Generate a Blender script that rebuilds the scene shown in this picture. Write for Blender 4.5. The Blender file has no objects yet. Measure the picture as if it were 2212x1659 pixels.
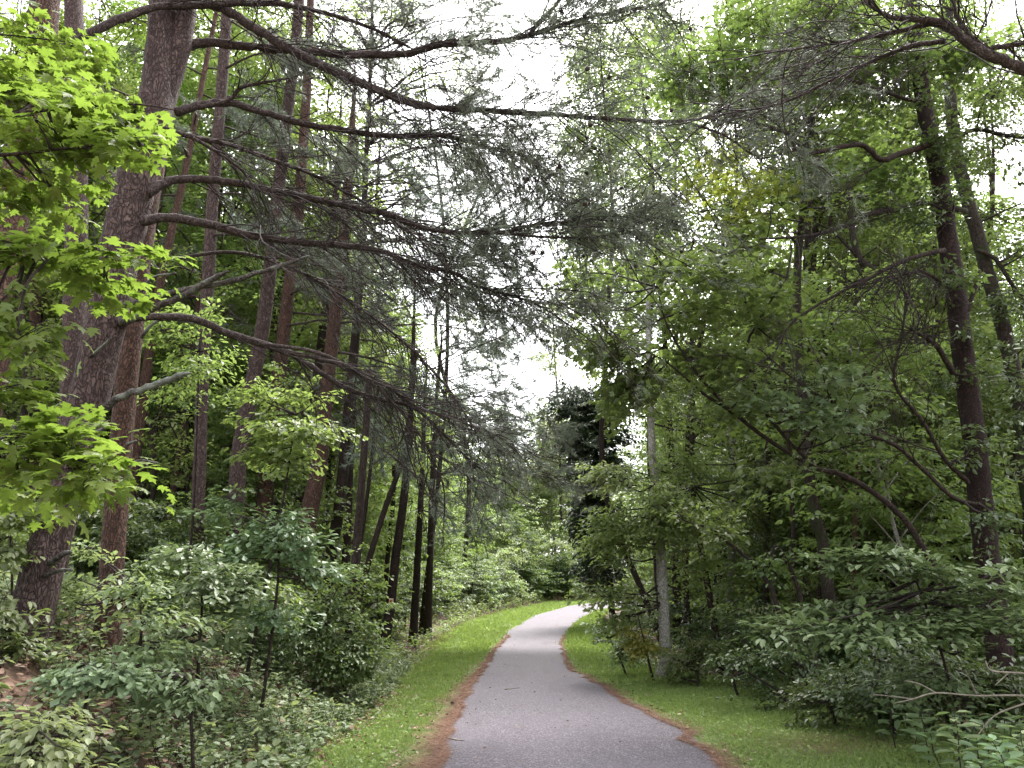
import bpy, math, random
import numpy as np

# ------------------------------------------------------------------ camera, sky, sun, exposure
sc = bpy.context.scene
W0, H0, F = 2212.0, 1659.0, 1650.0
PITCH = math.atan((1310 - H0 / 2) / F)
CAM = np.array([0.0, 0.0, 1.5])
cd = bpy.data.cameras.new("camera"); cam = bpy.data.objects.new("camera", cd)
sc.collection.objects.link(cam); sc.camera = cam
cd.sensor_width = 36.0; cd.lens = 36.0 * F / W0; cd.clip_start = 0.05; cd.clip_end = 2000
cam.location = CAM; cam.rotation_euler = (math.pi / 2 + PITCH, 0, 0)

SUN_EL, SUN_AZ = math.radians(62), math.radians(20)      # azimuth from +Y towards +X
world = bpy.data.worlds.new("World"); sc.world = world; world.use_nodes = True
wn, wl = world.node_tree.nodes, world.node_tree.links
wn.clear()
sky = wn.new('ShaderNodeTexSky'); sky.sky_type = 'NISHITA'; sky.sun_disc = False
sky.sun_elevation = SUN_EL; sky.sun_rotation = SUN_AZ; sky.air_density = 1.0; sky.dust_density = 4.0
hs = wn.new('ShaderNodeHueSaturation'); hs.inputs['Saturation'].default_value = 0.16
bgn = wn.new('ShaderNodeBackground'); bgn.inputs['Strength'].default_value = 0.15
wo = wn.new('ShaderNodeOutputWorld')
wl.new(sky.outputs[0], hs.inputs['Color']); wl.new(hs.outputs[0], bgn.inputs['Color']); wl.new(bgn.outputs[0], wo.inputs['Surface'])
sl = bpy.data.lights.new("sun", 'SUN'); sl.energy = 1.5; sl.angle = math.radians(25); sl.color = (1.0, 0.96, 0.9)
sun = bpy.data.objects.new("sun", sl); sc.collection.objects.link(sun)
sun.rotation_euler = (math.pi / 2 - SUN_EL, 0, math.pi - SUN_AZ)
sc.view_settings.view_transform = 'Standard'; sc.view_settings.look = 'None'
sc.view_settings.gamma = 1.0; sc.view_settings.exposure = 2.55
cy = sc.cycles
cy.max_bounces = 6; cy.diffuse_bounces = 2; cy.glossy_bounces = 2; cy.transmission_bounces = 4
cy.use_denoising = True
try:
    cy.denoiser = 'OPENIMAGEDENOISE'; cy.denoising_input_passes = 'RGB_ALBEDO_NORMAL'
except Exception:
    pass

rng = np.random.default_rng(7); random.seed(7)
UP = np.array([0, 0, 1.0])
FWD = np.array([0, math.cos(PITCH), math.sin(PITCH)]); CUP = np.array([0, -math.sin(PITCH), math.cos(PITCH)])

def unit(a):
    a = np.asarray(a, float)
    return a / np.maximum(np.linalg.norm(a, axis=-1, keepdims=True), 1e-9)
def ray(u, v):
    return FWD + (u - W0 / 2) / F * np.array([1.0, 0, 0]) + (H0 / 2 - v) / F * CUP
def at(u, v, Y):
    d = ray(u, v); return CAM + d * (Y / d[1])
def mpp(p):                                     # metres per pixel at a place
    return max(0.5, float(np.dot(np.asarray(p) - CAM, FWD))) / F

# ------------------------------------------------------------------ lie of the land
def rise(y):
    y = np.asarray(y, float)
    t = np.clip((y - 20) / 45.0, 0, None)
    return np.where(t < 1.35, 1.75 * np.power(t, 1.5), 1.75 * 1.35 ** 1.5 + 1.2 * (t - 1.35))
def hit(u, v, zf):
    d = ray(u, v); prev = 2.0
    for Y in np.concatenate([np.arange(2, 40, .1), np.arange(40, 160, .25)]):
        p = CAM + d * (Y / d[1])
        if p[2] < float(zf(p[0], p[1])): return p
    return CAM + d * (90 / d[1])
flat = lambda x, y: rise(y)
def edge(pts):
    w = np.array([hit(u, v, flat) for u, v in pts])
    o = np.argsort(w[:, 1]); w = w[o]
    keep = [0]
    for i in range(1, len(w)):
        if w[i, 1] > w[keep[-1], 1] + 0.4: keep.append(i)
    return w[keep]
PL = [(924, 1659), (958, 1580), (992, 1512), (1036, 1448), (1064, 1410), (1098, 1365), (1155, 1331), (1230, 1310), (1290, 1301)]
PR = [(1560, 1659), (1475, 1580), (1381, 1531), (1306, 1486), (1242, 1452), (1223, 1414), (1217, 1387), (1226, 1361), (1253, 1338), (1292, 1319)]
GL = [(640, 1659), (690, 1617), (777, 1560), (845, 1485), (898, 1428), (951, 1391), (985, 1364), (1027, 1340), (1098, 1319), (1193, 1300)]
GR = [(2330, 1640), (2212, 1602), (2008, 1592), (1866, 1560), (1759, 1531), (1617, 1490), (1475, 1462), (1400, 1447), (1360, 1415), (1325, 1380), (1290, 1335), (1300, 1318)]
ePL, ePR, eGL, eGR = edge(PL), edge(PR), edge(GL), edge(GR)
def fn(e, extra=0.0):
    ys, xs = e[:, 1].copy(), e[:, 0].copy()
    s0 = (xs[1] - xs[0]) / (ys[1] - ys[0])
    ys = np.concatenate([[ys[0] - 20], ys, [ys[-1] + 30]])
    xs = np.concatenate([[xs[0] - 20 * s0 * 0.4], xs, [xs[-1] + 45]])
    return lambda y: np.interp(y, ys, xs)
xpl, xpr, xgl, xgr = fn(ePL), fn(ePR), fn(eGL), fn(eGR)
def sstep(t):
    t = np.clip(t, 0, 1); return t * t * (3 - 2 * t)
def zfun(x, y):
    x = np.asarray(x, float); y = np.asarray(y, float)
    s = np.clip(xgl(y) - x, 0, 60)
    near = 1.0 - 0.6 * sstep((y - 12) / 25)
    zl = near * 1.35 * sstep(s / 3.6) + 0.075 * s
    sr = np.clip(x - xgr(y), 0, 60)
    zr = -0.25 * sstep(sr / 4) + 0.02 * sr
    bump = 0.05 * np.sin(x * 1.7 + y * .6) * np.sin(y * 1.3 - x * .5) * np.clip((s + sr) / 1.5, 0, 1)
    return rise(y) + zl + zr + bump
def gz(x, y): return float(zfun(x, y))

# ------------------------------------------------------------------ mesh building
class Geo:
    def __init__(s): s.V = []; s.F = []; s.n = 0
    def add(s, V, Fa, mat=0):
        V = np.asarray(V, float).reshape(-1, 3)
        for f in (Fa if isinstance(Fa, list) else [Fa]):
            s.F.append((np.asarray(f, np.int64) + s.n, mat))
        s.V.append(V); s.n += len(V)
    def tube(s, pts, rad, sides=6, mat=0, rough=0.0):
        P = np.asarray(pts, float); n = len(P)
        R = np.broadcast_to(np.asarray(rad, float), (n,))
        T = unit(np.gradient(P, axis=0))
        ref = np.array([1.0, 0.1, 0]) if abs(T[0, 2]) > 0.7 else UP
        A = unit(np.cross(T, ref)); B = np.cross(T, A)
        th = np.arange(sides) / sides * 2 * math.pi
        rr = R[:, None] * (1 + rough * (rng.random((n, sides)) - .5))
        ring = P[:, None, :] + rr[..., None] * (np.cos(th)[None, :, None] * A[:, None, :] + np.sin(th)[None, :, None] * B[:, None, :])
        i = np.arange(n - 1)[:, None] * sides; j = np.arange(sides)[None, :]; k = (j + 1) % sides
        q = np.stack([i + j, i + k, i + sides + k, i + sides + j], -1).reshape(-1, 4)
        V = np.concatenate([ring.reshape(-1, 3), P[:1], P[-1:] + T[-1:] * R[-1]])
        jj = np.arange(sides); kk = (jj + 1) % sides; b = (n - 1) * sides
        c0 = np.stack([kk, jj, np.full(sides, n * sides)], -1)
        c1 = np.stack([b + jj, b + kk, np.full(sides, n * sides + 1)], -1)
        s.add(V, [q, c0, c1], mat)
    def place(s, tmpl, pos, d, nrm, size, mat=0):
        TV, TF = tmpl
        pos = np.asarray(pos, float); N = len(pos)
        if N == 0: return
        y = unit(d); x = unit(np.cross(y, nrm)); z = np.cross(x, y)
        sz = np.broadcast_to(np.asarray(size, float), (N,))[:, None, None]
        V = (TV[None, :, 0:1] * x[:, None] + TV[None, :, 1:2] * y[:, None] + TV[None, :, 2:3] * z[:, None]) * sz + pos[:, None]
        k = len(TV)
        off = (np.arange(N) * k)[:, None, None]
        s.add(V.reshape(-1, 3), [(f[None] + off).reshape(-1, f.shape[1]) for f in TF], mat)
    def build(s, name, mats, parent=None, origin=(0, 0, 0), smooth=True):
        me = bpy.data.meshes.new(name)
        V = (np.concatenate(s.V) - np.asarray(origin, float)).astype(np.float32)
        me.vertices.add(len(V)); me.vertices.foreach_set("co", V.ravel())
        loops = np.concatenate([f.ravel() for f, _ in s.F]).astype(np.int32)
        tot = np.concatenate([np.full(len(f), f.shape[1]) for f, _ in s.F])
        mi = np.concatenate([np.full(len(f), m) for f, m in s.F]).astype(np.int32)
        st = np.concatenate([[0], np.cumsum(tot)[:-1]]).astype(np.int32)
        me.loops.add(len(loops)); me.loops.foreach_set("vertex_index", loops)
        me.polygons.add(len(tot)); me.polygons.foreach_set("loop_start", st)
        me.polygons.foreach_set("material_index", mi)
        me.polygons.foreach_set("use_smooth", np.full(len(tot), smooth))
        me.update(calc_edges=True)
        for m in (mats if isinstance(mats, list) else [mats]): me.materials.append(m)
        o = bpy.data.objects.new(name, me); sc.collection.objects.link(o)
        if parent is not None: o.parent = parent
        else: o.location = origin
        return o

def tag(o, label, cat, group=None, kind=None):
    if label: o['label'] = label
    if cat: o['category'] = cat
    if group: o['group'] = group
    if kind: o['kind'] = kind
    return o
def thing(name, label, cat, loc, group=None):
    o = bpy.data.objects.new(name, None); sc.collection.objects.link(o)
    o.location = tuple(float(c) for c in loc); o.empty_display_size = .2
    return tag(o, label, cat, group)
def dup(root, loc, rotz=0, scale=1.0, label=None, group=None, tilt=(0, 0)):
    r = root.copy(); sc.collection.objects.link(r)
    r.location = tuple(float(c) for c in loc); r.rotation_euler = (tilt[0], tilt[1], rotz); r.scale = (scale,) * 3
    if label: r['label'] = label
    if group: r['group'] = group
    for ch in list(root.children):
        c = ch.copy(); sc.collection.objects.link(c); c.parent = r
    return r

def sm(pts, n=6):                                # Catmull-Rom through the points
    P = np.asarray(pts, float)
    Q = np.concatenate([2 * P[:1] - P[1:2], P, 2 * P[-1:] - P[-2:-1]]); out = []
    for i in range(1, len(Q) - 2):
        for t in np.arange(n) / n:
            a, b, c, d = Q[i - 1], Q[i], Q[i + 1], Q[i + 2]
            out.append(.5 * (2 * b + (c - a) * t + (2 * a - 5 * b + 4 * c - d) * t * t + (3 * b - a - 3 * c + d) * t ** 3))
    out.append(P[-1]); return np.array(out)
def wander(p, d, L, n=6, jit=.25, droop=0.0):
    d = unit(d); pts = [np.asarray(p, float)]
    for i in range(n):
        d = unit(d + rng.normal(0, jit, 3) + np.array([0, 0, -droop]))
        pts.append(pts[-1] + d * L / n)
    return np.array(pts)
def at_frac(P, t):
    i = t * (len(P) - 1); k = int(min(i, len(P) - 2)); f = i - k
    return P[k] * (1 - f) + P[k + 1] * f, unit(P[k + 1] - P[k])

# ------------------------------------------------------------------ materials
class NT:
    def __init__(s, name):
        s.m = bpy.data.materials.new(name); s.m.use_nodes = True
        s.n = s.m.node_tree.nodes; s.l = s.m.node_tree.links; s.n.clear()
        s.out = s.n.new('ShaderNodeOutputMaterial')
    def new(s, t, **kw):
        n = s.n.new(t)
        for k, v in kw.items():
            if k in n.inputs: n.inputs[k].default_value = v
            else: setattr(n, k, v)
        return n
    def link(s, a, b): s.l.new(a, b)
    def ramp(s, src, stops):
        r = s.n.new('ShaderNodeValToRGB'); e = r.color_ramp.elements
        while len(e) < len(stops): e.new(.5)
        for q, (p, c) in zip(e, stops): q.position = p; q.color = (*c, 1)
        s.link(src, r.inputs[0]); return r.outputs[0]
    def noise(s, scale, detail=4, stretch=(1, 1, 1), coord='Object'):
        tc = s.n.new('ShaderNodeTexCoord'); mp = s.n.new('ShaderNodeMapping'); mp.inputs['Scale'].default_value = stretch
        s.link(tc.outputs[coord], mp.inputs[0])
        nz = s.n.new('ShaderNodeTexNoise'); nz.inputs['Scale'].default_value = scale; nz.inputs['Detail'].default_value = detail
        s.link(mp.outputs[0], nz.inputs['Vector']); return nz.outputs['Fac']
    def mix(s, f, a, b, mode='MIX'):
        x = s.n.new('ShaderNodeMix'); x.data_type = 'RGBA'; x.blend_type = mode
        for sock, val in ((x.inputs[0], f), (x.inputs[6], a), (x.inputs[7], b)):
            if hasattr(val, 'is_linked') or isinstance(val, bpy.types.NodeSocket): s.link(val, sock)
            elif isinstance(val, tuple): sock.default_value = (*val, 1)
            else: sock.default_value = val
        return x.outputs[2]

def leaf_mat(name, c0, c1, t0, rough=.42, spec=.5, tr=.45, hue=.03):
    """c0..c1 span of the upper-side colour, t0 the colour of light coming through."""
    k = NT(name); g = k.new('ShaderNodeNewGeometry'); oi = k.new('ShaderNodeObjectInfo')
    col = k.ramp(g.outputs['Random Per Island'], [(0, c0), (.75, c1), (1, tuple(min(1, c * 1.35) for c in c1))])
    h = k.new('ShaderNodeHueSaturation')
    mr = k.new('ShaderNodeMapRange'); mr.inputs[3].default_value = .5 - hue; mr.inputs[4].default_value = .5 + hue
    k.link(oi.outputs['Random'], mr.inputs[0]); k.link(mr.outputs[0], h.inputs['Hue']); k.link(col, h.inputs['Color'])
    p = k.new('ShaderNodeBsdfPrincipled', Roughness=rough); p.inputs['Specular IOR Level'].default_value = spec
    k.link(h.outputs[0], p.inputs['Base Color'])
    t = k.new('ShaderNodeBsdfTranslucent')
    k.link(k.mix(.35, t0, h.outputs[0]), t.inputs[0])
    m = k.new('ShaderNodeMixShader'); m.inputs[0].default_value = tr
    k.link(p.outputs[0], m.inputs[1]); k.link(t.outputs[0], m.inputs[2]); k.link(m.outputs[0], k.out.inputs[0])
    return k.m
def bark_mat(name, dark, mid, light, scale=16, stretch=.45, bump=.8, moss=None):
    k = NT(name)
    tc = k.new('ShaderNodeTexCoord'); mp = k.new('ShaderNodeMapping'); mp.inputs['Scale'].default_value = (1, 1, stretch)
    k.link(tc.outputs['Object'], mp.inputs[0])
    nz = k.new('ShaderNodeTexNoise', Scale=6.0, Detail=3.0); k.link(mp.outputs[0], nz.inputs['Vector'])
    dv = k.new('ShaderNodeVectorMath', operation='MULTIPLY_ADD'); dv.inputs[1].default_value = (.30, .30, .22)
    k.link(nz.outputs['Color'], dv.inputs[0]); k.link(mp.outputs[0], dv.inputs[2])
    vo = k.new('ShaderNodeTexVoronoi', feature='DISTANCE_TO_EDGE', Scale=float(scale)); k.link(dv.outputs[0], vo.inputs['Vector'])
    vc = k.new('ShaderNodeTexVoronoi', Scale=float(scale)); k.link(dv.outputs[0], vc.inputs['Vector'])
    fine = k.noise(60, 6, (1, 1, .35)); big = k.noise(2.2, 3)
    crack = k.ramp(vo.outputs['Distance'], [(0, (.22, .22, .22)), (.16, (1, 1, 1))])
    sep = k.new('ShaderNodeSeparateColor'); k.link(vc.outputs['Color'], sep.inputs[0])
    plate = k.mix(sep.outputs[0], mid, light)
    plate = k.mix(k.ramp(fine, [(.38, (0, 0, 0)), (.66, (.8, .8, .8))]), plate, dark)
    plate = k.mix(k.ramp(big, [(.4, (0, 0, 0)), (.7, (.6, .6, .6))]), plate, mid)
    col = k.mix(crack, dark, plate)
    if moss: col = k.mix(k.ramp(k.noise(3.5, 5), [(.48, (0, 0, 0)), (.62, (.85, .85, .85))]), col, moss)
    p = k.new('ShaderNodeBsdfPrincipled', Roughness=.9); p.inputs['Specular IOR Level'].default_value = .25
    k.link(col, p.inputs['Base Color'])
    hgt = k.mix(.35, crack, fine)
    b = k.new('ShaderNodeBump', Strength=bump, Distance=.02); k.link(hgt, b.inputs['Height']); k.link(b.outputs[0], p.inputs['Normal'])
    k.link(p.outputs[0], k.out.inputs[0]); return k.m
def plain(name, stops, scale=8, rough=.9, bump=.4, detail=6, dist=.02, island=False, stretch=(1, 1, 1)):
    k = NT(name); n = k.noise(scale, detail, stretch)
    src = n
    if island: src = k.new('ShaderNodeNewGeometry').outputs['Random Per Island']
    c = k.ramp(src, stops)
    p = k.new('ShaderNodeBsdfPrincipled', Roughness=rough); p.inputs['Specular IOR Level'].default_value = .25
    k.link(c, p.inputs['Base Color'])
    if bump:
        b = k.new('ShaderNodeBump', Strength=bump, Distance=dist); k.link(n, b.inputs['Height']); k.link(b.outputs[0], p.inputs['Normal'])
    k.link(p.outputs[0], k.out.inputs[0]); return k.m

M = {}
M['pine_bark'] = bark_mat('pine_bark', (.018, .012, .011), (.075, .048, .043), (.17, .12, .11), 26, .42, 1.0)
M['red_bark'] = bark_mat('red_pine_bark', (.02, .012, .009), (.09, .046, .034), (.18, .105, .08), 30, .42, 1.0)
M['shaded_red'] = bark_mat('shaded_red_bark', (.006, .004, .004), (.024, .013, .011), (.052, .029, .023), 32, .42, 1.0)  # red bark for the right pine, foliage shade put into its colour
M['dark_bark'] = bark_mat('dark_bark', (.010, .007, .006), (.036, .025, .02), (.07, .047, .037), 20, .4)
M['grey_bark'] = bark_mat('grey_bark', (.10, .095, .085), (.36, .34, .31), (.55, .53, .49), 14, 1.6, .4)
M['moss_bark'] = bark_mat('mossy_bark', (.010, .008, .006), (.042, .032, .025), (.08, .06, .05), 20, .4, .8, (.03, .045, .014))
M['limb'] = bark_mat('limb_bark', (.014, .010, .009), (.052, .036, .033), (.15, .115, .105), 34, .8, .6)
M['twig'] = plain('twig_bark', [(.3, (.014, .010, .009)), (.7, (.05, .038, .034))], 20, .9, 0)
M['pale_twig'] = plain('pale_twig_bark', [(.3, (.12, .10, .08)), (.7, (.26, .225, .185))], 20, .9, 0)
M['lichen'] = bark_mat('lichen_dead_wood', (.018, .015, .012), (.08, .065, .06), (.16, .145, .13), 25, .6, .7, (.19, .21, .18))
M['needle'] = leaf_mat('pine_needles', (0.097, 0.120, 0.093), (0.162, 0.185, 0.137), (0.153, 0.190, 0.118), .5, .4, .25)
M['lime'] = leaf_mat('maple_leaf_lime', (0.065, 0.11, 0.022), (0.125, 0.19, 0.042), (0.18, 0.29, 0.03), .5, .35, .5)
M['mid'] = leaf_mat('leaf_mid_green', (0.062, 0.095, 0.031), (0.118, 0.155, 0.062), (0.248, 0.350, 0.064), .42, .5, .45)
M['deep'] = leaf_mat('leaf_deep_green', (0.042, 0.068, 0.024), (0.078, 0.112, 0.04), (0.144, 0.200, 0.045), .38, .55, .38)
M['blue'] = leaf_mat('leaf_blue_green', (0.085, 0.14, 0.06), (0.15, 0.21, 0.1), (0.186, 0.260, 0.086), .4, .55, .35)
M['bright'] = leaf_mat('leaf_bright_green', (0.093, 0.140, 0.050), (0.169, 0.215, 0.078), (0.319, 0.440, 0.089), .42, .5, .48)
M['pale'] = leaf_mat('leaf_pale_green', (0.143, 0.180, 0.090), (0.213, 0.255, 0.132), (0.366, 0.450, 0.137), .45, .45, .48)
M['dark'] = leaf_mat('leaf_dark_evergreen', (.018, .034, .014), (.036, .058, .024), (.04, .075, .015), .35, .5, .15)
M['yellow'] = leaf_mat('leaf_yellow_green', (0.13, 0.16, 0.03), (0.22, 0.23, 0.05), (0.34, 0.38, 0.06), .45, .4, .5)
M['weed'] = leaf_mat('weed_leaf', (0.1, 0.16, 0.07), (0.165, 0.225, 0.11), (0.228, 0.330, 0.091), .5, .4, .35)
M['cover'] = leaf_mat('ground_cover_leaf', (0.095, 0.14, 0.065), (0.18, 0.23, 0.115), (0.186, 0.260, 0.095), .5, .4, .35)
M['grass'] = leaf_mat('grass_blade', (.13,.19,.055), (.23,.29,.095), (.27,.37,.06), .55, .3, .4)
M['litter'] = plain('fallen_leaf', [(0, (.07, .035, .022)), (.4, (.17, .10, .065)), (.8, (.30, .20, .15)), (1, (.42, .34, .28))], 6, .85, 0, island=True)
M['needle_litter'] = plain('fallen_needle', [(0, (.10, .055, .038)), (.6, (.21, .115, .078)), (1, (.34, .22, .16))], 6, .9, 0, island=True)
M['cone'] = plain('pine_cone', [(.3, (.02, .014, .012)), (.7, (.06, .04, .03))], 40, .9, .5)

# ground: leaf mould with reddish clay showing through
k = NT('forest_floor')
n1 = k.noise(1.1, 5); n2 = k.noise(14, 8); n3 = k.noise(60, 6)
c = k.ramp(n2, [(.3, (.028, .018, .012)), (.5, (.08, .048, .032)), (.72, (.17, .10, .068))])
c = k.mix(k.ramp(n1, [(.54, (0, 0, 0)), (.68, (.5, .5, .5))]), c, (.17, .085, .05))
c = k.mix(k.ramp(n3, [(.4, (0, 0, 0)), (.75, (.5, .5, .5))]), c, (.05, .035, .02))
p = k.new('ShaderNodeBsdfPrincipled', Roughness=.95); k.link(c, p.inputs['Base Color'])
b = k.new('ShaderNodeBump', Strength=.8, Distance=.04); k.link(n2, b.inputs['Height']); k.link(b.outputs[0], p.inputs['Normal'])
k.link(p.outputs[0], k.out.inputs[0]); M['floor'] = k.m
k = NT('lawn_soil')
c = k.ramp(k.noise(7, 6), [(.3, (.06, .085, .02)), (.6, (.11, .15, .035)), (.8, (.14, .14, .055))])
c = k.mix(k.ramp(k.noise(.8, 4), [(.56, (0, 0, 0)), (.7, (.6, .6, .6))]), c, (.13, .085, .05))
p = k.new('ShaderNodeBsdfPrincipled', Roughness=.95); k.link(c, p.inputs['Base Color']); k.link(p.outputs[0], k.out.inputs[0]); M['lawn'] = k.m
# asphalt: weathered, pale aggregate showing
k = NT('asphalt')
tc = k.new('ShaderNodeTexCoord')
vo = k.new('ShaderNodeTexVoronoi', Scale=75.0); k.link(tc.outputs['Object'], vo.inputs['Vector'])
sep = k.new('ShaderNodeSeparateColor'); k.link(vo.outputs['Color'], sep.inputs[0])
st = k.ramp(sep.outputs[0], [(0, (.042, .036, .043)), (.55, (.086, .074, .088)), (.85, (.14, .122, .141)), (1, (.25, .22, .245))])
c = k.mix(k.ramp(k.noise(.7, 4), [(.35, (0, 0, 0)), (.7, (.45, .45, .45))]), st, (.106, .091, .110))
c = k.mix(k.ramp(k.noise(3, 5, (1, .25, 1)), [(.5, (0, 0, 0)), (.75, (.35, .35, .35))]), c, (.055, .049, .056))
p = k.new('ShaderNodeBsdfPrincipled', Roughness=.8); p.inputs['Specular IOR Level'].default_value = .35
k.link(c, p.inputs['Base Color'])
b = k.new('ShaderNodeBump', Strength=.5, Distance=.006); k.link(vo.outputs['Distance'], b.inputs['Height']); k.link(b.outputs[0], p.inputs['Normal'])
k.link(p.outputs[0], k.out.inputs[0]); M['asphalt'] = k.m

# ------------------------------------------------------------------ leaf shapes (base at origin, pointing +y, face +z)
def A(*r): return np.array(r, float)
OVAL = (A((0, 0, 0), (.25, .32, .05), (.22, .66, .03), (0, 1, -.10), (-.22, .66, .03), (-.25, .32, .05)), [np.array([[0, 1, 2, 3], [0, 3, 4, 5]])])
OBOV = (A((0, 0, 0), (.13, .35, .04), (.30, .74, .04), (0, 1, -.08), (-.30, .74, .04), (-.13, .35, .04)), [np.array([[0, 1, 2, 3], [0, 3, 4, 5]])])
ROMB = (A((0, 0, 0), (.27, .45, .06), (0, 1, -.06), (-.27, .45, .06)), [np.array([[0, 1, 2], [0, 2, 3]])])
ROUND = (A((0, 0, 0), (.36, .25, .04), (.36, .62, .02), (0, 1, -.08), (-.36, .62, .02), (-.36, .25, .04)), [np.array([[0, 1, 2, 3], [0, 3, 4, 5]])])
_r = [(0.0, .06, 0), (.16, .0, -.02), (.30, .12, -.02), (.46, .10, -.06), (.36, .26, 0), (.28, .34, 0), (.42, .44, -.02), (.60, .62, -.08), (.40, .62, -.02), (.22, .56, .02), (.20, .74, 0), (.26, .80, -.02), (.10, .86, 0), (0, 1.06, -.08)]
_o = _r + [(-x, y, z) for x, y, z in _r[-2:0:-1]]
MAPLE = (np.array([(0, .36, .03)] + _o, float), [np.array([[0, i + 1, (i + 1) % len(_o) + 1] for i in range(len(_o))])])
NEED = (A((-.02, 0, 0), (.02, 0, 0), (0, 1, 0)), [np.array([[0, 1, 2]])])
BLADE = (A((-.05, 0, 0), (.05, 0, 0), (.035, .55, .06), (-.035, .55, .06), (0, 1, .24)), [np.array([[0, 1, 2, 3]]), np.array([[3, 2, 4]])])

def spray(g, C, D, L, Wd, nl, size, tmpl, mat=0, tilt=.35, droop=.25, flat=.05, hang=.3):
    """flat fans of leaves around each centre C pointing along D."""
    C = np.asarray(C, float); N = len(C)
    if N == 0: return
    D = unit(D); S = unit(np.cross(D, UP)); U = np.cross(S, D)
    t = rng.random((N, nl)); s = rng.normal(0, .5, (N, nl)) * (1.05 - .6 * np.abs(t - .4))
    L = np.broadcast_to(np.asarray(L, float), (N,))[:, None]; Wd = np.broadcast_to(np.asarray(Wd, float), (N,))[:, None]
    pos = C[:, None] + D[:, None] * ((t - .45) * L)[..., None] + S[:, None] * (s * Wd)[..., None] \
        + U[:, None] * (rng.normal(0, flat, (N, nl)) * L)[..., None]
    pos[..., 2] -= droop * ((t - .2).clip(0) ** 2 * L + np.abs(s) ** 1.5 * Wd * .5)
    d = D[:, None] * .6 + S[:, None] * (np.sign(s) * rng.random((N, nl)))[..., None] + rng.normal(0, .3, (N, nl, 3)) * [1, 1, min(1, tilt * 3)]; d[..., 2] -= hang
    n = UP + rng.normal(0, tilt, (N, nl, 3))
    sz = size * (.65 + .7 * rng.random(N * nl))
    g.place(tmpl, pos.reshape(-1, 3), d.reshape(-1, 3), n.reshape(-1, 3), sz, mat)

def blob_sprays(c, r, n):
    """n spray centres in an ellipsoid, gathered in clumps with gaps between."""
    k = max(3, n // 9)
    q = unit(rng.normal(0, 1, (k, 3))) * (rng.random((k, 1)) ** .4)
    p = q[rng.integers(0, k, n)] + rng.normal(0, .27, (n, 3))
    return np.asarray(c) + p * np.asarray(r), np.asarray(c) + q * np.asarray(r)

def leafy(leafs, twigs, blobs, skel, tmpl, size, L=.5, Wd=.35, nl=26, mat=0, tmat=0, tilt=.35, branch=.7, brad=.011, droop=.25, twig=True, hang=.3, flat=.05):
    skel = np.asarray(skel, float)
    for c, r, n in blobs:
        P, Q = blob_sprays(c, r, n)
        base = skel[np.argmin(np.linalg.norm(P[:, None] - skel[None], axis=-1), axis=1)]
        D = P - base; D[:, 2] *= .35; D = D + rng.normal(0, .35, D.shape) * np.linalg.norm(D, axis=1, keepdims=True)
        spray(leafs, P, D, L * (.7 + .6 * rng.random(n)), Wd * (.7 + .6 * rng.random(n)), nl, size, tmpl, mat, tilt, droop, flat, hang)
        if twig and twigs is not None:
            Du = unit(D)
            for i in range(n):
                if rng.random() < branch:
                    j = np.argmin(np.linalg.norm(Q - P[i], axis=1))
                    a = Q[j]; b = P[i] - Du[i] * L * .45; e = P[i] + Du[i] * L * .4
                    twigs.tube(np.array([a, (a + b) / 2 + rng.normal(0, .05, 3), b, e]), [brad * .7, brad * .5, brad * .4, brad * .2], 3, tmat)
            for q in Q:
                a = skel[np.argmin(np.linalg.norm(skel - q, axis=1))]
                m = (a + q) / 2 + rng.normal(0, .12, 3) * np.linalg.norm(q - a) * .6 + np.array([0, 0, -.05 * np.linalg.norm(q - a)])
                twigs.tube(sm([a, m, q], 4), np.linspace(brad * 2.2, brad * .8, 9), 4, tmat)

def px_blob(u, v, Y, ru, rv, n, ry=None):
    c = at(u, v, Y); m = mpp(c)
    return (c, (ru * m, (ry if ry else .5 * (ru + rv) * m), rv * m), n)

def px_line(pts, Y, w, n=5, Y2=None, jit=0.0):
    ys = np.linspace(Y, Y if Y2 is None else Y2, len(pts))
    P = sm([at(u, v, y) for (u, v), y in zip(pts, ys)], n)
    ww = np.interp(np.linspace(0, 1, len(P)), np.linspace(0, 1, len(w)), w)
    R = np.array([.5 * a * mpp(p) for a, p in zip(ww, P)])
    if jit: P = P + rng.normal(0, 1, P.shape) * R[:, None] * jit
    return P, R
def to_ground(P, R, deep=.25):
    """carry the foot of a trunk down into the ground with a little flare."""
    a = P[0]; d = unit(P[1] - P[0]); d = d if d[2] > .3 else unit(d + UP)
    z = gz(a[0], a[1])
    if a[2] > z - deep:
        s = (a[2] - z + deep) / d[2]
        b = a - d * s
        P = np.concatenate([[b, (a + b) / 2], P]); R = np.concatenate([[R[0] * 1.25, R[0] * 1.1], R])
    return P, R

# ------------------------------------------------------------------ ground, path, verges
def sheet(name, mat, X, Y, dz, label=None, kind='structure', z=None):
    Z = zfun(X, Y) + dz if z is None else z
    r, c = X.shape
    i = np.arange(r - 1)[:, None] * c; j = np.arange(c - 1)[None, :]
    q = np.stack([i + j, i + j + 1, i + c + j + 1, i + c + j], -1).reshape(-1, 4)
    g = Geo(); g.add(np.stack([X, Y, Z], -1).reshape(-1, 3), q)
    return tag(g.build(name, mat), label, None, None, kind)
gx = np.concatenate([[-400, -200, -110, -70, -50], np.arange(-40, -14, 1.0), np.arange(-14, 14, .28), np.arange(14, 41, 1.0), [50, 70, 110, 200, 400]])
gy = np.concatenate([[-300, -120, -50, -25], np.arange(-12, 2, 1.0), np.arange(2, 26, .28), np.arange(26, 100, 1.0), [110, 130, 160, 220, 400]])
GX, GY = np.meshgrid(gx, gy)
sheet('ground', M['floor'], GX, GY, 0)
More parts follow.
